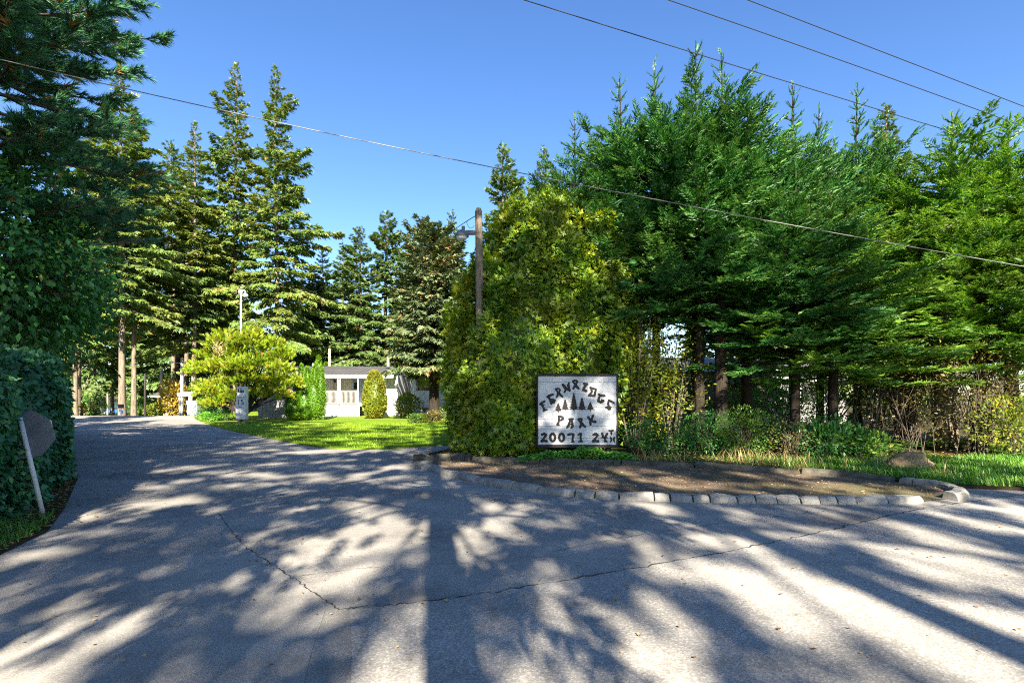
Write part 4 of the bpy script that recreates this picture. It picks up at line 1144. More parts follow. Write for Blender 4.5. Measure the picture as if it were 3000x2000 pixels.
MB().tube([(-.40, 0, .13), (-.40, 0, .24)], .045, 10).build('photocell', M['grey_metal'], sl)
def wire(pts, rad, mat, label, name='overhead_wire'):
    P = np.array(pts, float)
    t = np.linspace(0, 1, 40)[:, None]
    A, Bm, Cc = P[0], P[1], P[2]
    # a quadratic through three points
    Q = A * (1 - t) * (1 - 2*t) + Bm * 4 * t * (1 - t) + Cc * t * (2*t - 1)
    o = tag(ob(name, tubes_mesh(name, [(Q, np.full(40, rad))], mat, 5)), label, 'wire', 'overhead wires')
    return o
def W3(px, py, d): return (gx(px, d), d, hz(py, d))
wire([W3(-260, 112, 9.0), W3(1470, 496, 10.0), W3(3200, 815, 11.0)], .009, M['wire_pale'], 'long sagging wire crossing the whole view from the pine to the firs')
wire([W3(1180, -112, 9.2), W3(2200, 207, 12.0), W3(2990, 447, 15)], .010, M['wire'], 'lowest of three dark wires slanting down in the upper sky')
wire([W3(1500, -155, 9.6), W3(2500, 190, 12.4), W3(3250, 465, 15)], .010, M['wire'], 'middle of three dark wires slanting down in the upper sky')
wire([W3(1800, -150, 10.0), W3(2600, 158, 12.6), W3(3300, 428, 15)], .010, M['wire'], 'highest of three dark wires slanting down in the upper sky')
wire([W3(1394, 632, 13.35), W3(1215, 752, 24), W3(1020, 890, 40)], .012, M['wire'], 'service wire running back from the weathered pole over the lawn')
wire([W3(1366, 648, 13.3), W3(1377, 668, 13.3), W3(1390, 660, 13.35)], .006, M['wire'], 'short looped lead beside the street lamp', 'wire_loop')

# ================================================================== GOLDEN JUNIPER, ARBORVITAE, YEW, SHRUBS BY THE HOUSE
def juniper():
    d = 30.0; cx = gx(712, d)
    root = empty('juniper_bush', (cx, d, 0), 0, 'big golden juniper grown into a cloud of upswept tufts', 'bush')
    f = Fol(); limbs = []
    # (column, row, radius in px)
    blobs = [(610,1040,45),(655,1010,42),(690,1040,40),(735,1010,45),(780,1015,42),(815,1045,40),(600,1090,40),(650,1075,45),(705,1080,45),(760,1070,48),(815,1085,38),
             (590,1140,36),(625,1150,40),(665,1125,40),(720,1115,36),(775,1125,42),(820,1120,36),(850,1130,30),(640,1185,30),(680,1170,30),(610,1180,30),(750,1160,32),(800,1155,32),(835,1165,24),(745,975,18),(655,978,16)]
    for k, (px, py, r_) in enumerate(blobs):
        rm = r_ / F * d; c = np.array([gx(px, d) - cx, rng.uniform(-.75, 1.0) * .8 + .1, hz(py, d)])
        n = int(520 * (r_ / 40) ** 2)
        dv = rand_unit(n); dv[:, 2] = np.abs(dv[:, 2]) * .9 - .35 * rng.uniform(0, 1, n)
        p = c + dv * rm * rng.uniform(.55, 1.05, (n, 1)) * bumpy(dv, 300 + k, .35, 9, 3.5)[:, None]
        dirv = dv * .8 + np.array([.15 * np.sign(c[0]), -.1, .75]) + rng.normal(0, .3, (n, 3))
        f.add(SPRAY, p, dirv, rand_unit(n), rng.uniform(.16, .34, n), .42 + .25 * dv[:, 2] * 0 + rng.uniform(-.1, .1) + rng.normal(0, .15, n) + (.5 * (rng.uniform(0, 1, n) < .09)))
        b = np.array([rng.normal(0, .1), 0, .3]); q = np.linspace(0, 1, 5)[:, None]
        limbs.append((b + (c - b) * q + np.array([0, 0, .25]) * np.sin(3.14 * q), np.linspace(.07, .02, 5)))
    ob('trunk', tubes_mesh('juniper limbs', limbs + [(np.array([[0, 0, -.1], [.05, 0, .5], [0, 0, 1.0]]), np.array([.2, .15, .12]))], M['bark_shaded'], 5), root)
    ob('crown', f.mesh('juniper crown', M['juniper']), root)
    n = 90; c = np.array([gx(672, d) - cx, -1.15, hz(1032, d)])
    g = Fol().add(T_leaf(.12), c + rng.normal(0, .16, (n, 3)), np.array([0, -.3, .8]) + rng.normal(0, .5, (n, 3)), rand_unit(n), rng.uniform(.2, .4, n), .8)
    tag(ob('dead_twigs', g.mesh('dead twigs', M['dry_grass']), root), kind='stuff')
juniper()

def cone_shrub(name, px, ytop, ybot, wpx, d, n, mat, leaf, label, cone, sq=.8, tmpl=LITE, amp=.08, spires=None, group=None, category='shrub'):
    cx = gx(px, d); h0 = max(0.0, hz(ybot, d)); h1 = hz(ytop, d)
    root = empty(name, (cx, d, 0), 0, label, category, group)
    f = Fol()
    parts = spires or [(0, 1, 1)]
    CVs, CTs, o = [], [], 0
    for k, (ox, ws, hs) in enumerate(parts):
        hh = h1 * hs; rad = np.array([wpx / F * d / 2 * ws, wpx / F * d / 2 * min(1, ws * 1.1), hh / 2])
        c = np.array([ox * wpx / F * d, rng.uniform(-.15, .15) if k else 0, hh / 2])
        shell_foliage(f, c, rad, int(n * ws * hs), tmpl, leaf, 500 + k + int(px), amp, .12, .3, sq=sq, cone=cone, upw=.45, tint_s=.18, zmin=.02)
        p, T = core_mesh('c', c, rad, None, sq=sq, cone=cone, seed=500 + k + int(px), amp=amp, shrink=.88)
        p[:, 2] = np.maximum(p[:, 2], 0); CVs.append(p); CTs.append(T + o); o += len(p)
    ob('foliage', f.mesh(name + ' foliage', mat), root)
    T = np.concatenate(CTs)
    ob('inner_core', mesh_np(name + ' inner', np.concatenate(CVs), T, mat, np.full(len(T), .1)), root)  # solid core added inside the foliage, near the darkest tint
cone_shrub('arborvitae', 910, 1062, 1228, 78, 31.5, 6000, M['arbor'], .10, 'clump of bright green columnar arborvitae left of the porch', .5, .95, spires=[(-.36, .5, .98), (-.1, .45, .96), (.16, .5, 1.0), (.36, .46, .97), (-.15, .8, .72), (.15, .8, .74), (-.55, .5, .48)], category='shrub')
cone_shrub('yew_bush', 1098, 1084, 1212, 80, 33.5, 6000, M['yew'], .13, 'clipped egg-shaped yew in front of the porch', .42, .85, amp=.06)
cone_shrub('arborvitae', 940, 1043, 1210, 30, 47, 2500, M['arbor'], .18, 'narrow yellow-green arborvitae peeping over the roof ridge', .5, .8, spires=[(-.2, .8, 1.0), (.45, .5, .9)])
cone_shrub('arborvitae', 862, 1150, 1228, 50, 31, 2600, M['arbor'], .11, 'low round arborvitae at the foot of the columnar clump', .3, .85)
bush('rhododendron', (gx(1192, 34), 34, 0), (.85, .7, .85), 1500, M['vine'], .16, 'yellow-green rhododendron at the end of the mobile home', seed=61, depth=.6)
bush('shrub', (gx(590, 32), 32.5, 0), (.75, .6, .5), 900, M['shrub'], .13, 'leafy green shrub below the golden juniper beside the driveway', seed=62)
bush('shrub', (gx(615, 30), 30, 0), (.55, .5, .32), 700, M['cover'], .10, 'low mounded plant below the juniper next to the speed sign', seed=63)
bush('shrub', (gx(660, 30.5), 30.5, 0), (.5, .5, .4), 700, M['broad'], .09, 'small dark round shrub left of the speed sign', seed=64)
for px, py, r_, mat, lab in ((1215, 1238, .45, 'shrub', 'low green plant at the near end of the lawn flower bed'), (1240, 1236, .4, 'vine', 'yellow-green plant in the lawn flower bed'), (1275, 1232, .55, 'bramble', 'reddish plant in the lawn flower bed'), (1300, 1228, .6, 'shrub', 'green plant of the flower bed next to the golden hedge')):
    g_ = ground(px, py + 3)
    bush('bed_plant', (g_[0], g_[1], .02), (r_, r_ * .8, r_ * .6), 500, M[mat], .10, lab, 'plant', seed=int(px))

# white speed sign column
def speed_sign():
    d = 27.6; x0, x1 = gx(690, d), gx(720, d); cx = (x0 + x1) / 2; w = (x1 - x0) / 2
    root = empty('speed_sign', (cx, d, 0), R(-6), 'white box column with MAXIMUM 15 km/h sign below the golden juniper', 'sign')
    z = lambda py: hz(py, d)
    MB().box(-w * .82, w * .82, .01, .34, z(1228), z(1132)).build('column', M['white'], root, .01)
    MB().box(-w, w, -.012, .008, z(1196), z(1160)).build('speed_panel', M['white'], root, .004)
    MB().box(-w * 1.02, w * 1.02, -.008, .009, z(1227), z(1197)).build('lower_panel', M['white'], root, .004)
    MB().box(-w * .75, w * .75, -.008, .009, z(1158), z(1151)).build('top_panel', M['white'], root, .004)
    MB().box(-w * .75, w * .75, -.006, .009, z(1150), z(1132)).build('picture_panel', M['siding_blue'], root, .004)
    for k, a in enumerate([(-.12, 5), (0.02, 6), (.14, 4)]):
        pz = z(1150) + .02; hgt = a[1] * .045
        MB().add([(a[0] - .07, -.0075 - .0006*k, pz), (a[0] + .07, -.0075 - .0006*k, pz), (a[0], -.0075 - .0006*k, pz + hgt)], [(0, 1, 2)]).build('tree_picture', M['letter'], root)
    for s in (-1, 1):
        MB().box(s * w * .55 - .06, s * w * .55 + .06, .05, .25, -.05, z(1228)).build('foot', M['grey_wall'] if s < 0 else M['stone'], root, .01)
    def text(s_, size, cz):
        cu = bpy.data.curves.new('t', 'FONT'); cu.body = s_; cu.size = size; cu.align_x = 'CENTER'; cu.align_y = 'CENTER'
        o = bpy.data.objects.new('t', cu); COL.objects.link(o)
        me = bpy.data.meshes.new_from_object(o.evaluated_get(bpy.context.evaluated_depsgraph_get()))
        bpy.data.objects.remove(o); me.materials.clear(); me.materials.append(M['black'])
        q = ob('lettering', me, root, (0, -.0165, cz)); q.rotation_euler = (R(90), 0, 0)
    text('15', .42, z(1178)); text('MAXIMUM', .095, z(1164)); text('km/h', .10, z(1192))
speed_sign()

# camera mast behind the juniper
def mast():
    d = 32.5; x = gx(706, d)
    root = empty('camera_mast', (x, d, 0), 0, 'slim white mast with a dome camera at its top above the juniper', 'mast')
    zt = hz(858, d)
    MB().tube([(0, 0, 0), (0, 0, zt)], .055, 10).build('pole', M['white'], root, smooth=True)
    MB().box(-.14, .10, -.1, .1, zt - .02, zt + .16).build('top_box', M['white'], root, .03)
    arm = MB().tube([(.08, 0, zt + .12), (.2, 0, zt + .17), (.28, 0, zt + .1), (.28, 0, zt - .02)], .035, 8).build('goose_neck', M['white'], root, smooth=True)
    MB().tube([(.28, 0, zt - .02), (.28, 0, zt - .1), (.28, 0, zt - .17), (.28, 0, zt - .25), (.28, 0, zt - .29)], [.06, .15, .17, .13, .04], 12).build('dome_camera', M['white'], root, smooth=True)
    z = hz(990, d)
    MB().box(-.24, -.06, -.09, .09, z - .02, z + .2).build('junction_box', M['white'], root, .015)
    MB().tube([(-.42, -.2, z - .06), (-.30, .1, z)], .075, 10).build('bullet_camera', M['white'], root)
    MB().box(-.32, -.05, -.03, .03, z - .2, z - .14).build('bracket', M['white'], root, .01)
mast()

# grey boundary wall in the juniper's shade
t = empty('fence', (gx(812, 34), 34, 0), 0, 'low grey board fence in the shade behind the juniper', 'fence')
for k in range(9):
    MB().box(-1.25 + k * .28, -1.25 + k * .28 + .265, -.02, .02, .03, 1.75 + .01 * (k % 2)).build('board', M['grey_wall'], t)
MB().box(-1.3, 1.32, .021, .07, .4, .5).build('rail', M['grey_wall'], t)

# ================================================================== WHITE MOBILE HOME WITH PORCH
def mobile_home():
    d = 37.0; X = lambda px, dd=d: gx(px, dd); Z = lambda py, dd=d: hz(py, dd)
    ox = X(1000)
    root = empty('mobile_home', (ox, d, 0), 0, 'white mobile home with grey ribbed roof and railed porch behind the lawn', 'house')
    def B(name, x0, x1, y0, y1, z0, z1, mat, bev=0.0, par=None):
        return MB().box(x0 - ox, x1 - ox, y0 - d, y1 - d, z0, z1).build(name, mat, par or root, bev)
    xl, xr = X(800), X(1158)
    deck = Z(1186)
    # walls
    B('wall', xl, X(943), 38.0, 44, 0, Z(1100, 38), M['siding'])
    B('wall', X(943) + .01, X(1000), 39.4, 44, 0, 3.05, M['siding_cream'])
    B('wall', X(1000) + .01, X(1060), 39.35, 44, 0, 3.05, M['siding_blue'])
    B('wall', X(1060) + .01, xr, 37.7, 44, 0, 3.0, M['siding'])
    for k in range(9):
        x = X(1003) + k * .18
        B('siding_batten', x, x + .025, 39.32, 39.345, deck, 3.0, M['siding_blue'])
    # roof
    ze = Z(1097, 36.7); zr = hz(1073, 40.2)
    mb = MB(); x0, x1 = xl - .3 - ox, X(1120) - ox
    y0, y1, y2 = 36.6 - d, 40.2 - d, 44.4 - d
    mb.add([(x0, y0, ze), (x1 + .9, y0, ze), (x1, y1, zr), (x0, y1, zr), (x0, y2, ze), (x1 + .9, y2, ze),
            (x0, y0, ze - .06), (x1 + .9, y0, ze - .06), (x0, y2, ze - .06), (x1 + .9, y2, ze - .06)],
           [(0, 1, 2, 3), (3, 2, 5, 4), (1, 5, 2), (0, 3, 4), (6, 8, 9, 7), (0, 6, 7, 1), (5, 9, 8, 4), (1, 7, 9, 5), (0, 4, 8, 6)])
    roof = mb.build('roof', M['roof'], root)
    nrib = 26
    for k in range(nrib):
        xx = x0 + .15 + (x1 - x0 - .3) * k / (nrib - 1)
        MB().add([(xx - .02, y0 + .02, ze + .006), (xx + .02, y0 + .02, ze + .006), (xx + .02, y1 - .02, zr + .004), (xx - .02, y1 - .02, zr + .004),
                  (xx - .012, y0 + .02, ze + .04), (xx + .012, y0 + .02, ze + .04), (xx + .012, y1 - .02, zr + .038), (xx - .012, y1 - .02, zr + .038)],
                 [(0,3,2,1),(4,5,6,7),(0,1,5,4),(1,2,6,5),(2,3,7,6),(3,0,4,7)]).build('roof_rib', M['roof'], roof)
    B('fascia', xl - .3, X(1158), 36.56, 36.598, ze - .27, ze - .02, M['white'], .004)
    B('soffit', xl - .2, X(1155), 36.62, 39.3, ze - .12, ze - .07, M['white'])
    # porch deck, skirting
    B('deck', X(938), X(1056), 36.75, 39.3, deck - .1, deck, M['white'])
    for k in range(5):
        a = X(938) + (X(1056) - X(938)) * k / 5; b = X(938) + (X(1056) - X(938)) * (k + 1) / 5
        B('skirting_panel', a + .006, b - .006, 36.78, 36.82, .0, deck - .11, M['siding'], .004)
    # posts with trellis
    for a in (945, 994.5, 1001.5, 1053):
        B('post', X(a) - .028, X(a) + .028, 36.64, 36.71, .0, ze - .28, M['white'], .006)
    tr = B('trellis', X(995.8), X(1000.3), 36.672, 36.678, deck + .0, ze - .3, M['frame'])
    for k in range(11):
        zz = deck + .1 + k * .17
        for s in (-1, 1):
            a, b = X(995.9) - ox, X(1000.2) - ox
            if s < 0: a, b = b, a
            MB().tube([(a, -.345 - .004 * s, zz), (b, -.345 - .004 * s, zz + .17)], .008, 4).build('lattice_strip', M['white'], tr)
    # railing
    rt, rb = Z(1144), Z(1181)
    for a, b in ((946, 994), (1002, 1052.5)):
        B('top_rail', X(a) + .03, X(b) - .03, 36.65, 36.70, rt - .05, rt, M['white'], .006)
        B('bottom_rail', X(a) + .03, X(b) - .03, 36.655, 36.695, rb - .03, rb + .01, M['white'], .006)
        n = 13
        for k in range(n):
            x = X(a) + .09 + (X(b) - X(a) - .18) * k / (n - 1) - ox
            MB().tube([(x, -.325, rb), (x, -.355, (rb + rt) / 2 - .12), (x, -.325, rt - .045)], .011, 5).build('baluster', M['white'], root)
    # door
    dr = B('door', X(953, 39.4), X(974, 39.4), 39.36, 39.395, deck, Z(1111, 39.4), M['door'], .01)
    B('door_pane', X(960, 39.4), X(966, 39.4), 39.345, 39.357, Z(1134, 39.4), Z(1119, 39.4), M['glass'], .004, dr)
    MB().tube([(X(972, 39.4) - ox, 2.31, deck + 1.0), (X(972, 39.4) - ox, 2.355, deck + 1.0)], .03, 8).build('door_handle', M['steel'], dr)
    MB().tube([(X(982, 39.4) - ox, 2.3, Z(1115, 39.4) - .1), (X(982, 39.4) - ox, 2.33, Z(1115, 39.4) + .05), (X(982, 39.4) - ox, 2.38, Z(1115, 39.4) + .08)], [.07, .06, .02], 8).build('wall_lamp', M['frame'], root)
    # windows
    w = B('window', X(1034, 39.3), X(1052, 39.3), 39.28, 39.31, Z(1142, 39.3), Z(1117, 39.3), M['white'], .01)
    B('pane', X(1036, 39.3), X(1050.5, 39.3), 39.265, 39.278, Z(1140, 39.3), Z(1119, 39.3), M['glass'], 0, w)
    w = B('window', X(855, 37.9), X(885, 37.9), 37.93, 37.99, 1.5, 2.5, M['white'], .01)
    B('pane', X(857, 37.9), X(883, 37.9), 37.915, 37.928, 1.57, 2.43, M['glass'], 0, w)
    # roof vents
    for px, h in ((852, .28), (918, .24)):
        MB().tube([(X(px, 40.2) - ox, 3.2, zr - .05), (X(px, 40.2) - ox, 3.2, zr + h)], .1, 8).build('roof_vent', M['steel'], roof)
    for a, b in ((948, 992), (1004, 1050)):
        B('porch_shade_panel', X(a), X(b), 37.0, 37.06, deck + .01, rt - .12, M['frame'])  # dark panel added behind the railing to stand in for porch shade
    B('porch_table', X(1008), X(1026), 37.4, 38.1, deck + .72, deck + .78, M['grey_wall'])
mobile_home()

def simple_house(px0, px1, d, ztop_wall, zridge, depth, label, wallmat, roofmat, windows=(), z0=None, name='mobile_home', rz=0):
    cx = gx((px0 + px1) / 2, d); w = gx(px1, d) - gx(px0, d)
    z0 = float(dip(cx, d)) if z0 is None else z0
    root = empty(name, (cx, d, z0), rz, label, 'house')
    MB().box(-w/2, w/2, 0, depth, -.1, ztop_wall).build('wall', wallmat, root)
    MB().prism([(-.35, ztop_wall + .005), (depth + .35, ztop_wall + .005), (depth / 2, zridge)], 'x', -w/2 - .3, w/2 + .3).build('roof', roofmat, root)
    MB().box(-w/2 - .3, w/2 + .3, -.38, -.352, ztop_wall - .12, ztop_wall + .06).build('fascia', M['white'], root)
    for a, b, z_0, z_1 in windows:
        f_ = MB().box(a - .06, b + .06, -.03, -.002, z_0 - .06, z_1 + .06).build('window', M['white'], root)
        MB().box(a, b, -.045, -.032, z_0, z_1).build('pane', M['glass'], f_)
    return root
simple_house(1206, 1345, 39, 3.0, 3.9, 6, 'second white mobile home half hidden behind the cone-laden spruce', M['siding'], M['roof'], [(-1.45, .1, 1.9, 2.7), (.8, 1.5, 1.7, 2.6)])
MB_ = empty('porch_post', (gx(1213, 38), 38, 0), 0, 'slim white post at the corner of the second mobile home', 'post')
MB().box(-.05, .05, -.05, .05, 0, 2.9).build('shaft', M['white'], MB_)
simple_house(1880, 2480, 27, 2.9, 3.8, 7, 'white mobile home with shade-darkened siding glimpsed through the trunks under the firs', M['siding_dimmed'], M['roof'], [(-3.2, -2.0, 1.2, 2.3), (.4, 1.9, 1.2, 2.3), (3.0, 4.2, 1.2, 2.3)], z0=0)
simple_house(238, 262, 98, 2.6, 3.4, 8, 'low white house far beyond the driveway, next to the ivy hedge', M['siding'], M['roof'], [(-.6, .2, 1.0, 2.0)])
simple_house(268, 330, 104, 2.6, 3.5, 8, 'long low white house far beyond the driveway trunks', M['siding'], M['roof'], [(-1.6, -.6, 1.0, 2.0), (.6, 1.4, 1.0, 2.0)])
simple_house(446, 500, 66, 2.4, 3.5, 7, 'cream cottage with a low gable beyond the dark post', M['siding_cream'], M['roof'], [(-.8, .2, 1.0, 1.9)])

# birdbath
d = 36.0
t = empty('birdbath', (gx(1243, d), d, .02), 0, 'tan stone birdbath on the lawn by the spruce trunk', 'birdbath')
MB().tube([(0, 0, 0), (0, 0, .06), (0, 0, .1), (0, 0, .42), (0, 0, .5)], [.2, .2, .1, .08, .13], 12).build('pedestal', M['stone'], t)
MB().tube([(0, 0, .5), (0, 0, .58), (0, 0, .64)], [.14, .36, .42], 16).build('bowl', M['stone'], t)

# pale poles seen over the roof and on the left
def simple_pole(px, y0, d, r_, mat, label, ybase=None, name='utility_pole', lamp=False, category='utility pole'):
    x = gx(px, d); z0 = float(dip(x, d)); zt = hz(y0, d)
    root = empty(name, (x, d, z0), 0, label, category)
    ob('shaft', tubes_mesh('pole shaft', [(np.array([[0, 0, -.1], [0, 0, (zt - z0) * .5], [0, 0, zt - z0 - .05], [0, 0, zt - z0]]), np.array([r_ * 1.1, r_, r_ * .92, r_ * .5]))], mat, 10), root)
    if lamp:
        MB().tube([(0, -.05, zt - z0 - .5), (-.75, -.05, zt - z0 - .42)], .03, 6).build('lamp_arm', M['steel'], root)
        MB().box(-1.25, -.75, -.17, .07, zt - z0 - .5, zt - z0 - .32).build('lamp_head', M['white'], root, .05)
simple_pole(965.5, 1020, 48, .11, M['pole_pale'], 'pale pole standing straight up behind the mobile home roof')
simple_pole(1137, 1026, 50, .12, M['pole_pale'], 'pale pole beside the cone-laden spruce')
simple_pole(533, 1047, 45, .13, M['pole_pale'], 'pale pole carrying a white lamp by the mailbox shelter', lamp=True)
simple_pole(425, 1094, 44, .09, M['frame'], 'thin dark post between the sunlit trunks and the cottage', name='dark_post', category='post')
simple_pole(473, 1078, 52, .14, M['pole_pale'], 'pale broken snag behind the dark post', name='snag', category='tree trunk')
simple_pole(236, 1140, 60, .09, M['pole_pale'], 'slim pale pole next to the ivy hedge')
simple_pole(315, 1146, 80, .1, M['pole_pale'], 'short pale pole in front of the far white house')
for px, d, r_, top, mat, lab in ((226, 47, .34, 700, 'bark', 'orange-lit tree trunk nearest the ivy hedge'), (270, 62, .26, 640, 'bark', 'tree trunk dark above and sunlit below, left of the thickest trunk'),
                            (329, 70, .22, 900, 'bark', 'slender pale trunk just left of the thickest trunk'), (508, 56, .24, 700, 'bark', 'trunk half lit behind the golden shrub'),
                            (522, 54, .3, 700, 'bark_shaded', 'wide dappled trunk left of the pale lamp pole'), (546, 58, .26, 700, 'bark', 'trunk right of the pale lamp pole'), (568, 45, .22, 930, 'bark', 'grey straight trunk bordering the golden juniper')):
    x = gx(px, d); z0 = float(dip(x, d)) - .05
    t = empty('tree_trunk', (x, d, z0), 0, lab, 'tree trunk')
    P, rr = trunk_path(hz(top, d) - z0, r_, r_ * .55, .002, .05, 12, .3)
    ob('trunk', tubes_mesh('bare trunk', [(P, rr)], M[mat], 10), t)

# mailbox shelter
def shelter():
    d = 44.0; X = lambda p: gx(p, d); ox = X(556)
    root = empty('mailbox_shelter', (ox, d, float(dip(ox, d))), 0, 'open white shelter with flat roof beside the golden juniper', 'shelter')
    zt = hz(1150, d) - float(dip(ox, d))
    MB().prism([(X(536) - ox, zt - .12), (X(577) - ox, zt - .12), (X(577) - ox, zt - .02), (0, zt + .1), (X(536) - ox, zt - .05)], 'y', -.8, 1.2).build('roof', M['white'], root)
    MB().box(X(538) - ox, X(576) - ox, -.83, -.802, zt - .3, zt - .1).build('fascia', M['white'], root)
    for p in (541, 547, 569, 574):
        MB().box(X(p) - ox - .06, X(p) - ox + .06, -.7, -.58, 0, zt - .13).build('post', M['white'], root)
    for k in range(3):
        m = MB().box(-.5 + k * .36, -.18 + k * .36, .2, .6, .55, 1.35).build('mailbox', M['steel'], root, .01)
        MB().box(-.47 + k * .36, -.21 + k * .36, .185, .198, .6, 1.3).build('mailbox_door', M['grey_metal'], m)
    bx = empty('white_cabinet', (X(590), d - 1, float(dip(X(590), d - 1))), 0, 'white and blue cabinet between the shelter and the juniper', 'cabinet')
    MB().box(-.42, .42, -.3, .3, 0, .95).build('body', M['siding_blue'], bx, .02)
    MB().box(-.45, .45, -.33, .33, .952, 1.25).build('lid', M['white'], bx, .02)
shelter()

# far speed sign in front of the thickest trunk
t = empty('speed_sign', (gx(354.5, 38.6), 38.6, 0), R(8), 'small white 15 sign in front of the thickest trunk', 'sign')
z1_, z0_ = hz(1197, 38.6), hz(1215, 38.6)
MB().box(-.16, .16, -.012, .008, z0_, z1_).build('panel', M['white'], t)
MB().box(-.2, .2, -.012, .008, z1_ + .04, z1_ + .34).build('upper_panel', M['letter'], t)
MB().tube([(0, .03, -.05), (0, .03, z1_ + .34)], .025, 8).build('post', M['steel'], t)
cu = bpy.data.curves.new('t', 'FONT'); cu.body = '15'; cu.size = .3; cu.align_x = 'CENTER'; cu.align_y = 'CENTER'
o = bpy.data.objects.new('t', cu); COL.objects.link(o)
me = bpy.data.meshes.new_from_object(o.evaluated_get(bpy.context.evaluated_depsgraph_get())); bpy.data.objects.remove(o)
me.materials.clear(); me.materials.append(M['black'])
q = ob('lettering', me, t, (0, -.0165, (z0_ + z1_) / 2)); q.rotation_euler = (R(90), 0, 0)

# far round-topped red sign by the cottage
dd = 60.0; xx = gx(446, dd); zz = float(dip(xx, dd))
t = empty('road_sign', (xx, dd, zz), 0, 'small dark red sign on a post in front of the cottage', 'road sign')
MB().prism([(.3 * math.cos(R(22.5 + 45*k)), hz(1189, dd) - zz + .3 * math.sin(R(22.5 + 45*k))) for k in range(8)], 'y', -.02, .0).build('panel', M['car_red'], t)
MB().tube([(0, .03, -.05), (0, .03, hz(1183, dd) - zz)], .03, 8).build('post', M['steel'], t)

def car(px, d, rz, paint, label, L=4.4):
    x = gx(px, d); z0 = float(dip(x, d))
    root = empty('parked_car', (x, d, z0 - .01), rz, label, 'car')
    h = L / 2
    prof = [(-h, .45), (-h + .05, .75), (-h + .9, .88), (-h + 1.0, .9), (h - .9, .95), (h - .1, .88), (h, .6), (h - .03, .32), (-h + .1, .30)]
    MB().prism(prof, 'y', -.86, .86).build('body', paint, root, .05)
    cab = [(-h + 1.05, .89), (-h + 1.75, 1.42), (h - 1.3, 1.45), (h - .55, .93)]
    gl = MB().prism([(a, b) for a, b in cab], 'y', -.74, .74).build('windows', M['glass'], root, .03)
    MB().prism([(-h + 1.72, 1.40), (-h + 1.85, 1.48), (h - 1.4, 1.50), (h - 1.28, 1.43)], 'y', -.75, .75).build('roof', paint, root, .02)
    for a in (-h + 1.3, .1, h - 1.2):
        MB().box(a - .035, a + .035, -.765, .765, .9, 1.43).build('pillar', paint, gl)
    for a in (-h + .85, h - .85):
        for s in (-1, 1):
            w = MB().tube([(a, s * .70, .32), (a, s * .885, .32)], .32, 14).build('wheel', M['tyre'], root)
            MB().tube([(a, s * .886, .32), (a, s * .893, .32)], .19, 10).build('rim', M['steel'], w)
    for s in (-1, 1):
        MB().box(-h - .012, -h + .06, s * .6 - .15, s * .6 + .15, .6, .72).build('headlight', M['lens'], root)
car(337, 96, R(4), M['car_blue'], 'blue car parked beyond the driveway behind the thickest trunk')
car(392, 88, R(8), M['car_dark'], 'dark car parked behind the sunlit trunks')
car(224, 80, R(10), M['car_red'], 'red car whose corner shows beyond the ivy hedge', 4.0)
car(258, 92, R(5), M['car_white'], 'white car parked behind the red one')
# shrubs of the far left
for px, d, rx, rzv, mat, lab, n in ((216, 47, .8, .7, 'vine', 'yellow-green bush beside the orange-lit trunk', 900), (272, 50, 1.2, .9, 'shrub', 'round green bush in front of the far white house', 1300), (306, 101, 2.8, .95, 'shrub', 'low hedge-like bush near the blue car', 900),
                           (338, 102, 2.0, 2.2, 'vine', 'tall light-green bush behind the thickest trunk', 900), (410, 48, 1.0, .85, 'shrub', 'green bush right of the shaded trunk', 1100), (440, 50, 1.1, .8, 'shrub', 'green bush below the cottage gable', 1100),
                           (464, 47, 1.0, .5, 'vine', 'low bright bush in front of the cottage', 900), (508, 46, 1.15, 1.6, 'gold', 'golden autumn shrub left of the pale lamp pole', 2200)):
    x = gx(px, d)
    bush('shrub', (x, d, float(dip(x, d)) - .03), (rx, rx * .8, rzv), n, M[mat], .22, lab, seed=int(px) + 7, depth=.6)

rng = np.random.default_rng(24)
# ================================================================== GROUND COVER, UNDERGROWTH, BOULDER
def ground_cover():
    x0, x1 = gx(1520, 12.2), gx(1862, 12.2)
    root = empty('ground_cover', ((x0 + x1) / 2, 12.2, .05), 0, 'bright green leafy ground cover below the entrance sign', 'plant')
    n = 4200; w = (x1 - x0) / 2
    u = rng.uniform(-1, 1, n); v = rng.uniform(-1, 1, n)
    hh = (.25 + .05 * np.sin(u * 9) + .03 * np.sin(u * 23)) * np.sqrt(np.clip(1 - np.abs(u) ** 4, 0, 1)) * np.sqrt(np.clip(1 - v ** 2 * .9, 0, 1)) * (.75 + .25 * np.sin(u * 3 + 1))
    p = np.stack([u * w, v * .36 - .06 * u, hh * rng.uniform(.55, 1.05, n)], 1)
    a = rng.uniform(0, 6.28, n)
    f = Fol().add(LEAF_W, p, np.stack([np.cos(a), np.sin(a), rng.normal(.05, .25, n)], 1), np.array([0, -.25, 1.]) + rng.normal(0, .28, (n, 3)), rng.uniform(.05, .095, n), .5 + rng.normal(0, .22, n))
    ob('leaves', f.mesh('ground cover leaves', M['cover']), root)
    st = []
    for i in range(160):
        k = rng.integers(0, n); st.append((np.array([[p[k, 0], p[k, 1], 0], [p[k, 0], p[k, 1], p[k, 2]]]), np.array([.003, .002])))
    ob('stems', tubes_mesh('ground cover stems', st, M['fern'], 3), root)
ground_cover()

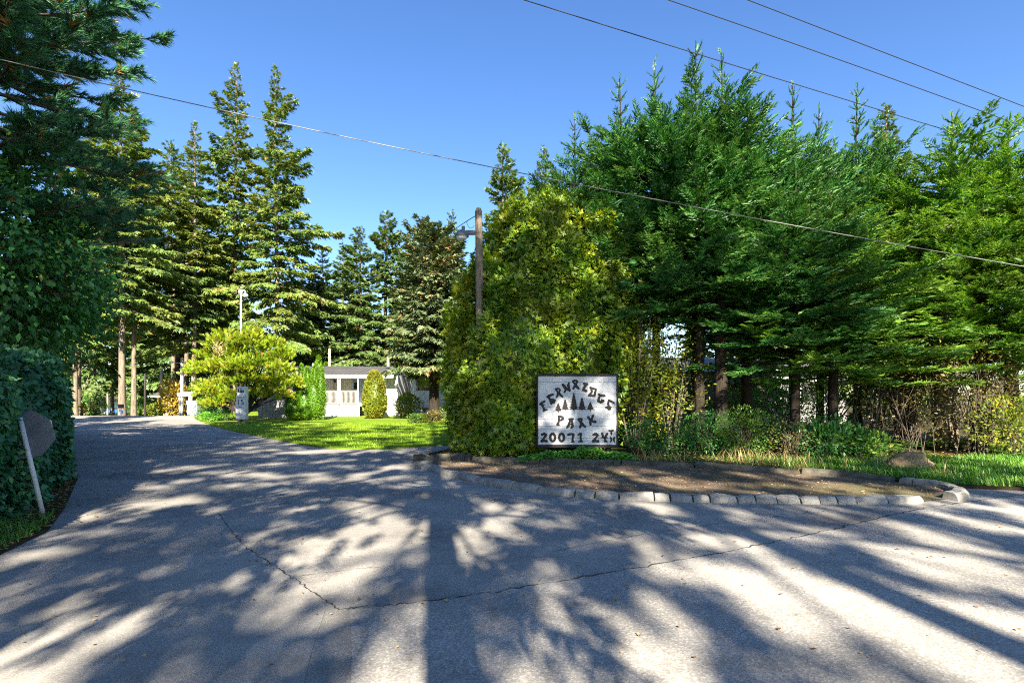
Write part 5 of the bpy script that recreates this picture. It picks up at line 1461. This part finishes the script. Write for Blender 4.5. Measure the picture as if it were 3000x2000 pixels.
bush('vine_thicket', (gx(1860, 14.2), 14.2, .04), (.95, .8, 2.3), 5200, M['vine'], .10, 'tall thicket of yellowing vine right of the entrance sign', seed=71, amp=.35, depth=.9, stems=16)
bush('vine_thicket', (gx(1965, 14.6), 14.6, .04), (.8, .7, 2.0), 3000, M['vine'], .10, 'thinner vine growth climbing beside the first fir trunk', seed=72, amp=.4, depth=.95, stems=14)
bush('shrub', (gx(1800, 15.0), 15.2, .04), (1.3, .8, 1.6), 3600, M['shrub'], .09, 'dark shrub filling the gap behind the entrance sign', seed=70, depth=.9)
bush('shrub', (gx(2185, 12.6), 12.7, .04), (.72, .6, .62), 3400, M['shrub'], .055, 'fine-leaved bright shrub at the foot of the fir trunks', seed=73, depth=.6, stems=22)
bush('shrub', (gx(2075, 13.0), 13.0, .04), (.75, .6, .55), 2600, M['broad'], .06, 'dark low shrub left of the fine-leaved bright one', seed=74, depth=.7)
bush('shrub', (gx(1930, 12.9), 12.9, .04), (.9, .5, .42), 2200, M['broad'], .065, 'low dark undergrowth shrub beside the sign post', seed=75, depth=.8)
bush('bramble', (gx(2430, 12.2), 12.3, .04), (.75, .6, .48), 1400, M['broad'], .11, 'broad-leaved bramble patch behind the boulder', seed=76, depth=.8)
bush('bramble', (gx(2540, 12.0), 12.0, .04), (.5, .45, .36), 700, M['shrub'], .11, 'bright bramble leaves just left of the boulder', seed=77, depth=.8)
bush('bramble', (gx(2900, 13.4), 13.6, .04), (1.6, 1.0, 1.7), 4200, M['bramble'], .085, 'tall brownish bramble thicket at the edge of the view', seed=78, depth=.95, stems=26)
bush('bramble', (gx(2660, 15.2), 15.2, .04), (1.3, 1.0, 2.0), 3600, M['bramble'], .085, 'leggy brown shrub between the boulder and the stout trunk', seed=79, depth=.95, stems=26)
bush('bramble', (gx(2640, 15.6), 15.6, .04), (1.5, 1.0, 3.0), 3000, M['bramble'], .09, 'bare-stemmed shrub with russet leaves among the sunlit firs', seed=80, depth=.9, stems=30, zc=3.0)
bush('bramble', (gx(2300, 14.2), 14.4, .04), (1.0, .8, 1.2), 1800, M['broad'], .08, 'dim leafy shrub in the shade below the broad fir boughs', seed=81, depth=.95, stems=20)
bush('bramble', (gx(2990, 12.4), 12.6, .04), (.9, .7, .8), 1800, M['vine'], .09, 'yellow-green bramble at the very edge of the verge', seed=82, depth=.9)
bush('dry_shrub', (gx(2330, 12.0), 12.1, .04), (.5, .4, .45), 500, M['bramble'], .06, 'dry twiggy shrub between the bright shrub and the brambles', seed=83, depth=.95, stems=34)

for px, d, rx, rzv, mat, seed, lab in ((1990, 17.5, 1.5, 1.3, 'shrub', 91, 'leafy shrub behind the first dark trunk'), (2140, 18.0, 1.4, 1.0, 'vine', 92, 'sunlit shrub seen between the dark trunks'), (2290, 18.5, 1.6, 1.5, 'broad', 93, 'dark shrub behind the broad fir boughs'),
                                  (2420, 17.0, 1.5, 1.5, 'shrub', 94, 'green shrub behind the low wide fir'), (2560, 17.5, 1.6, 1.7, 'broad', 95, 'dark shrub behind the leggy brown one'), (2760, 17.0, 1.7, 1.8, 'bramble', 96, 'brown shrub behind the stout trunk'), (2930, 16.6, 1.6, 1.8, 'shrub', 97, 'green shrub behind the tall bramble thicket')):
    bush('shrub', (gx(px, d), d, .04), (rx, .9, rzv), 2600, M[mat], .10, lab, seed=seed, depth=.9, stems=18)
def stems_clump(px, d, n, hmax, label):
    root = empty('leafless_shrub', (gx(px, d), d, .03), 0, label, 'plant')
    ps = []
    for i in range(n):
        a = rng.uniform(0, 6.28); l = hmax * rng.uniform(.5, 1); lean = rng.uniform(.05, .45)
        q = np.linspace(0, 1, 6)[:, None]; b = np.array([rng.normal(0, .18), rng.normal(0, .12), 0]); tip = np.array([math.cos(a) * lean * l, math.sin(a) * lean * l * .6, l])
        path = b + tip * q + rng.normal(0, .04, (6, 3)) * q
        ps.append((path, np.linspace(.011, .003, 6)))
        for j in range(3):
            k = rng.integers(2, 5); s0 = path[k]; e = s0 + np.array([rng.normal(0, .25), rng.normal(0, .2), rng.uniform(.1, .4)])
            ps.append((np.stack([s0, (s0 + e) / 2, e]), np.array([.006, .004, .002])))
    ob('stems', tubes_mesh('bare stems', ps, M['twig'], 4), root)['kind'] = 'stuff'
stems_clump(2545, 13.4, 16, 2.0, 'spray of bare grey stems above the bright brambles')
stems_clump(2870, 13.0, 18, 2.6, 'tall bare stems right of the stout trunk')
stems_clump(2690, 13.6, 12, 2.0, 'bare stems leaning left of the stout trunk')
stems_clump(2640, 15.0, 20, 5.2, 'tall pale bare stems among the sunlit firs')

def fern(px, py, r_, n, label, mat='fern'):
    g_ = ground(px, py)
    root = empty('fern', (g_[0], g_[1], .04), 0, label, 'fern', 'ferns along the verge')
    f = Fol(); st = []
    for i in range(n):
        a = 6.283 * i / n + rng.normal(0, .2); l = r_ * rng.uniform(.75, 1.15); up = rng.uniform(.45, .95)
        s = np.linspace(0, 1, 14)
        P = np.stack([np.cos(a) * l * s * .95, np.sin(a) * l * s * .95, l * (up * s - .75 * up * s ** 2.3)], 1)
        st.append((P[::3], np.linspace(.006, .002, len(P[::3]))))
        for sd in (-1, 1):
            w = .24 * l * np.sin(np.clip(s * 1.05 + .06, 0, 1) * 3.1) ** .8 + .02
            dirv = np.stack([-np.sin(a) * sd * np.ones(14) + np.cos(a) * .35, np.cos(a) * sd * np.ones(14) + np.sin(a) * .35, np.full(14, -.15)], 1)
            f.add(T_leaf(.3), P, dirv, np.array([[0, 0, 1.]]) + rng.normal(0, .15, (14, 3)), w, .45 + rng.normal(0, .18, 14))
    ob('stems', tubes_mesh('fern stems', st, M['fern'], 3), root)
    ob('fronds', f.mesh('fern fronds', M[mat]), root)
fern(2600, 1330, .8, 11, 'fern directly behind the boulder')
fern(2690, 1318, .9, 12, 'fern at the foot of the stout trunk, left side')
fern(2790, 1322, .95, 12, 'large fern in front of the stout trunk')
fern(2900, 1330, .85, 11, 'fern right of the stout trunk')
fern(2975, 1345, .8, 10, 'fern at the edge of the view by the verge')
fern(2480, 1335, .6, 9, 'small fern among the bright brambles')
fern(2350, 1338, .5, 8, 'small fern below the dry twiggy shrub')

def boulder():
    d = CAM_H * F / (1386 - HZ); x0, x1 = gx(2616, d), gx(2748, d)
    root = empty('boulder', ((x0 + x1) / 2, d + .3, .03), R(8), 'tan mossy boulder lying in the verge grass', 'rock')
    bm = bmesh.new(); bmesh.ops.create_icosphere(bm, subdivisions=4, radius=1)
    V = unit(np.array([v.co[:] for v in bm.verts])); T = np.array([[v.index for v in q.verts] for q in bm.faces]); bm.free()
    rr = np.ones(len(V))
    r_ = np.random.default_rng(11)
    for k in range(15):                                     # chopped facets
        nrm = unit(r_.normal(size=(1, 3)))[0]; nrm[2] = abs(nrm[2]) * .8; nrm = nrm / np.linalg.norm(nrm); dd = r_.uniform(.45, .8)
        c = V @ nrm; rr = np.where(c > 0.05, np.minimum(rr, dd / np.maximum(c, .05)), rr)
    rr *= bumpy(V * 3, 12, .05) * bumpy(V * 9, 14, .10) * bumpy(V * 22, 17, .06)
    P = V * rr[:, None] * np.array([(x1 - x0) / 2 * 1.45, .5, .44]); P[:, 2] = P[:, 2] + .12 + .12 * (P[:, 0] / (x1 - x0)) 
    ob('stone', mesh_np('boulder', P, T, M['rock']), root)
boulder()

# ================================================================== GRASS AND LITTER
def in_poly(x, y, poly):
    poly = np.array(poly); c = np.zeros(len(x), bool); n = len(poly); j = n - 1
    for i in range(n):
        xi, yi = poly[i]; xj, yj = poly[j]
        c ^= ((yi > y) != (yj > y)) & (x < (xj - xi) * (y - yi) / (yj - yi + 1e-12) + xi); j = i
    return c
def grass(name, poly, n, hmin, hmax, z, mat, label, dens=None, region=None, wide=1.0):
    P = np.array(poly); lo, hi = P.min(0), P.max(0)
    if region: lo, hi = np.maximum(lo, region[0]), np.minimum(hi, region[1])
    x = rng.uniform(lo[0], hi[0], n); y = rng.uniform(lo[1], hi[1], n)
    ok = in_poly(x, y, poly)
    if dens is not None: ok &= rng.uniform(0, 1, n) < dens(x, y)
    x, y = x[ok], y[ok]; m = len(x)
    a = rng.uniform(0, 6.28, m)
    f = Fol().add((BLADE[0] * np.array([1, wide, 1]), BLADE[1]), np.stack([x, y, np.full(m, z)], 1), np.stack([np.cos(a) * .45, np.sin(a) * .45, np.ones(m)], 1) + rng.normal(0, .15, (m, 3)), np.stack([np.cos(a), np.sin(a), np.zeros(m)], 1), rng.uniform(hmin, hmax, m), .5 + .15 * np.sin(x * 2.1 + y) + rng.normal(0, .2, m))
    tag(ob(name, f.mesh(name, mat)), label, 'grass', kind='stuff')
VERGE_R = [(3.4, 11.5), (5.2, 10.85), (6.4, 10.2), (7.1, 9.5), (7.5, 8.9), (8.3, 8.6), (12, 8.5), (16, 8.4), (16, 12.6), (9, 12.6), (5, 12.7), (2.8, 12.5), (2.9, 11.8)]
def vdens(x, y):
    near = smooth01((x - 4.5) / 3.5) * smooth01((13.0 - y) / 1.6)
    return np.clip(.06 + near * (.75 + .25 * np.sin(x * 3.1) * np.sin(y * 4)), 0, 1)
grass('grass', VERGE_R, 75000, .06, .20, .05, M['grass'], 'lush green grass of the verge round the boulder', vdens, wide=1.0)
grass('grass', [(2.8, 11.75), (7.2, 9.6), (8, 9), (9, 12), (3, 12.6)], 2600, .15, .42, .05, M['dry_grass'], 'dry straw-coloured grass at the back of the verge', lambda x, y: .5 + .5 * np.sin(x * 2.3 + 1), wide=.5)
grass('grass', [(-5.05, 4.6), (-5.12, 5.1), (-5.46, 6.0), (-6.2, 7.0), (-6.9, 7.3), (-6.3, 6.0), (-5.6, 4.2)], 20000, .04, .12, .035, M['grass'], 'short dark grass on the verge below the leaning post', lambda x, y: smooth01((7.0 - y) / 1.4) * .45)
grass('grass', LAWN, 32000, .05, .09, .03, M['lawn_blade'], 'short mown blades of the sunny lawn', region=((-18, 14.8), (0, 28)), wide=2.2)

def scatter_litter(name, poly, n, z, label, region=None, lo=.02, hi=.07, dens=None):
    P = np.array(poly); a0, b0 = P.min(0), P.max(0)
    if region: a0, b0 = np.maximum(a0, region[0]), np.minimum(b0, region[1])
    x = rng.uniform(a0[0], b0[0], n); y = rng.uniform(a0[1], b0[1], n); ok = in_poly(x, y, poly)
    if dens is not None: ok &= rng.uniform(0, 1, n) < dens(x, y)
    x, y = x[ok], y[ok]; m = len(x); a = rng.uniform(0, 6.28, m)
    f = Fol().add(LEAF_W, np.stack([x, y, np.full(m, z) + rng.uniform(0.004, .015, m)], 1), np.stack([np.cos(a), np.sin(a), rng.normal(.05, .12, m)], 1), np.array([0, 0, 1.]) + rng.normal(0, .2, (m, 3)), rng.uniform(lo, hi, m), rng.uniform(0, 1, m))
    tag(ob(name, f.mesh(name, M['litter'])), label, 'leaf litter', kind='stuff')
scatter_litter('fallen_leaves', FRONT + REAR[::-1], 5200, .014, 'scattered dry leaves on the dirt island', lo=.012, hi=.05)
scatter_litter('fallen_leaves', VERGE_L, 16000, .037, 'brown leaf litter along the foot of the ivy hedge', region=((-9.5, 4.5), (-5, 10.5)), lo=.02, hi=.06)
scatter_litter('fallen_leaves', [(-6.3, 7.1), (-5.5, 6.05), (-4.9, 6.3), (-5.6, 8), (-7.4, 10.5), (-11, 14.5), (-12.9, 14.9), (-8.3, 9.9)], 1700, .002, 'stray leaves drifted on the driveway edge', lo=.02, hi=.055)
scatter_litter('fallen_leaves', [(-4, 3), (7, 3), (7, 7.3), (1, 7.6), (-1.5, 10), (-6, 9), (-5, 6)], 700, .007, 'few small leaves lying on the open asphalt', lo=.012, hi=.04)
scatter_litter('fallen_leaves', [(p[0] + .02, p[1] - .22) for p in FRONT_FINE] + [(p[0], p[1] - .08) for p in FRONT_FINE[::-1]], 2200, .007, 'line of needles and leaves against the front kerb stones', lo=.01, hi=.035)
scatter_litter('fallen_leaves', STRIP, 9000, .052, 'leaf litter on the soil under the firs', region=((-2, 11), (16, 14)), lo=.02, hi=.07)

rng = np.random.default_rng(26)
# ================================================================== TREES BEHIND THE VIEWER (they shade the street)
SHADE = [conifer_meshes('street fir a', 22, 7.0, 4.8, .22, 70, 8.5, .60, M['far_fir_green'], M['bark'], .36, .5, .4, .55, asym=.1),
         conifer_meshes('street fir b', 22, 6.0, 5.0, .26, 98, 9, .68, M['far_fir_green'], M['bark'], .45, .6, .4, .45),
         conifer_meshes('street fir c', 22, 11.5, 5.2, .26, 70, 9, .68, M['far_fir_green'], M['bark'], .35, .5, .4, .4)]
for x, y, v, H, wd, rz, lab in ((0.74, -3.6, 0, 21.0, 1.0, .3, 'tall street fir behind the viewer whose trunk shadow crosses the asphalt'),
                           (-7.6, -8.6, 1, 21, 1.1, 1.2, 'street fir behind the viewer on the driveway side'),
                           (-14.5, -8.5, 1, 23, 1.2, 2.8, 'outer street fir behind the viewer beyond the ivy hedge'),
                           (5.8, -13.5, 2, 25, 1.1, 3.4, 'rear street fir behind the viewer shading the entrance sign'),
                           (11.5, -10.0, 1, 20, 1.0, 4.0, 'street fir behind the viewer facing the fir clump'),
                           (-3.6, -15.0, 2, 25, 1.0, 0.6, 'street fir standing behind the tallest street fir')):
    k = H / 22
    plant_tree('fir_tree', SHADE[v], (x, y, -.04), rz, (k * wd, k * wd, k), lab, 'tree', 'street firs behind the viewer')
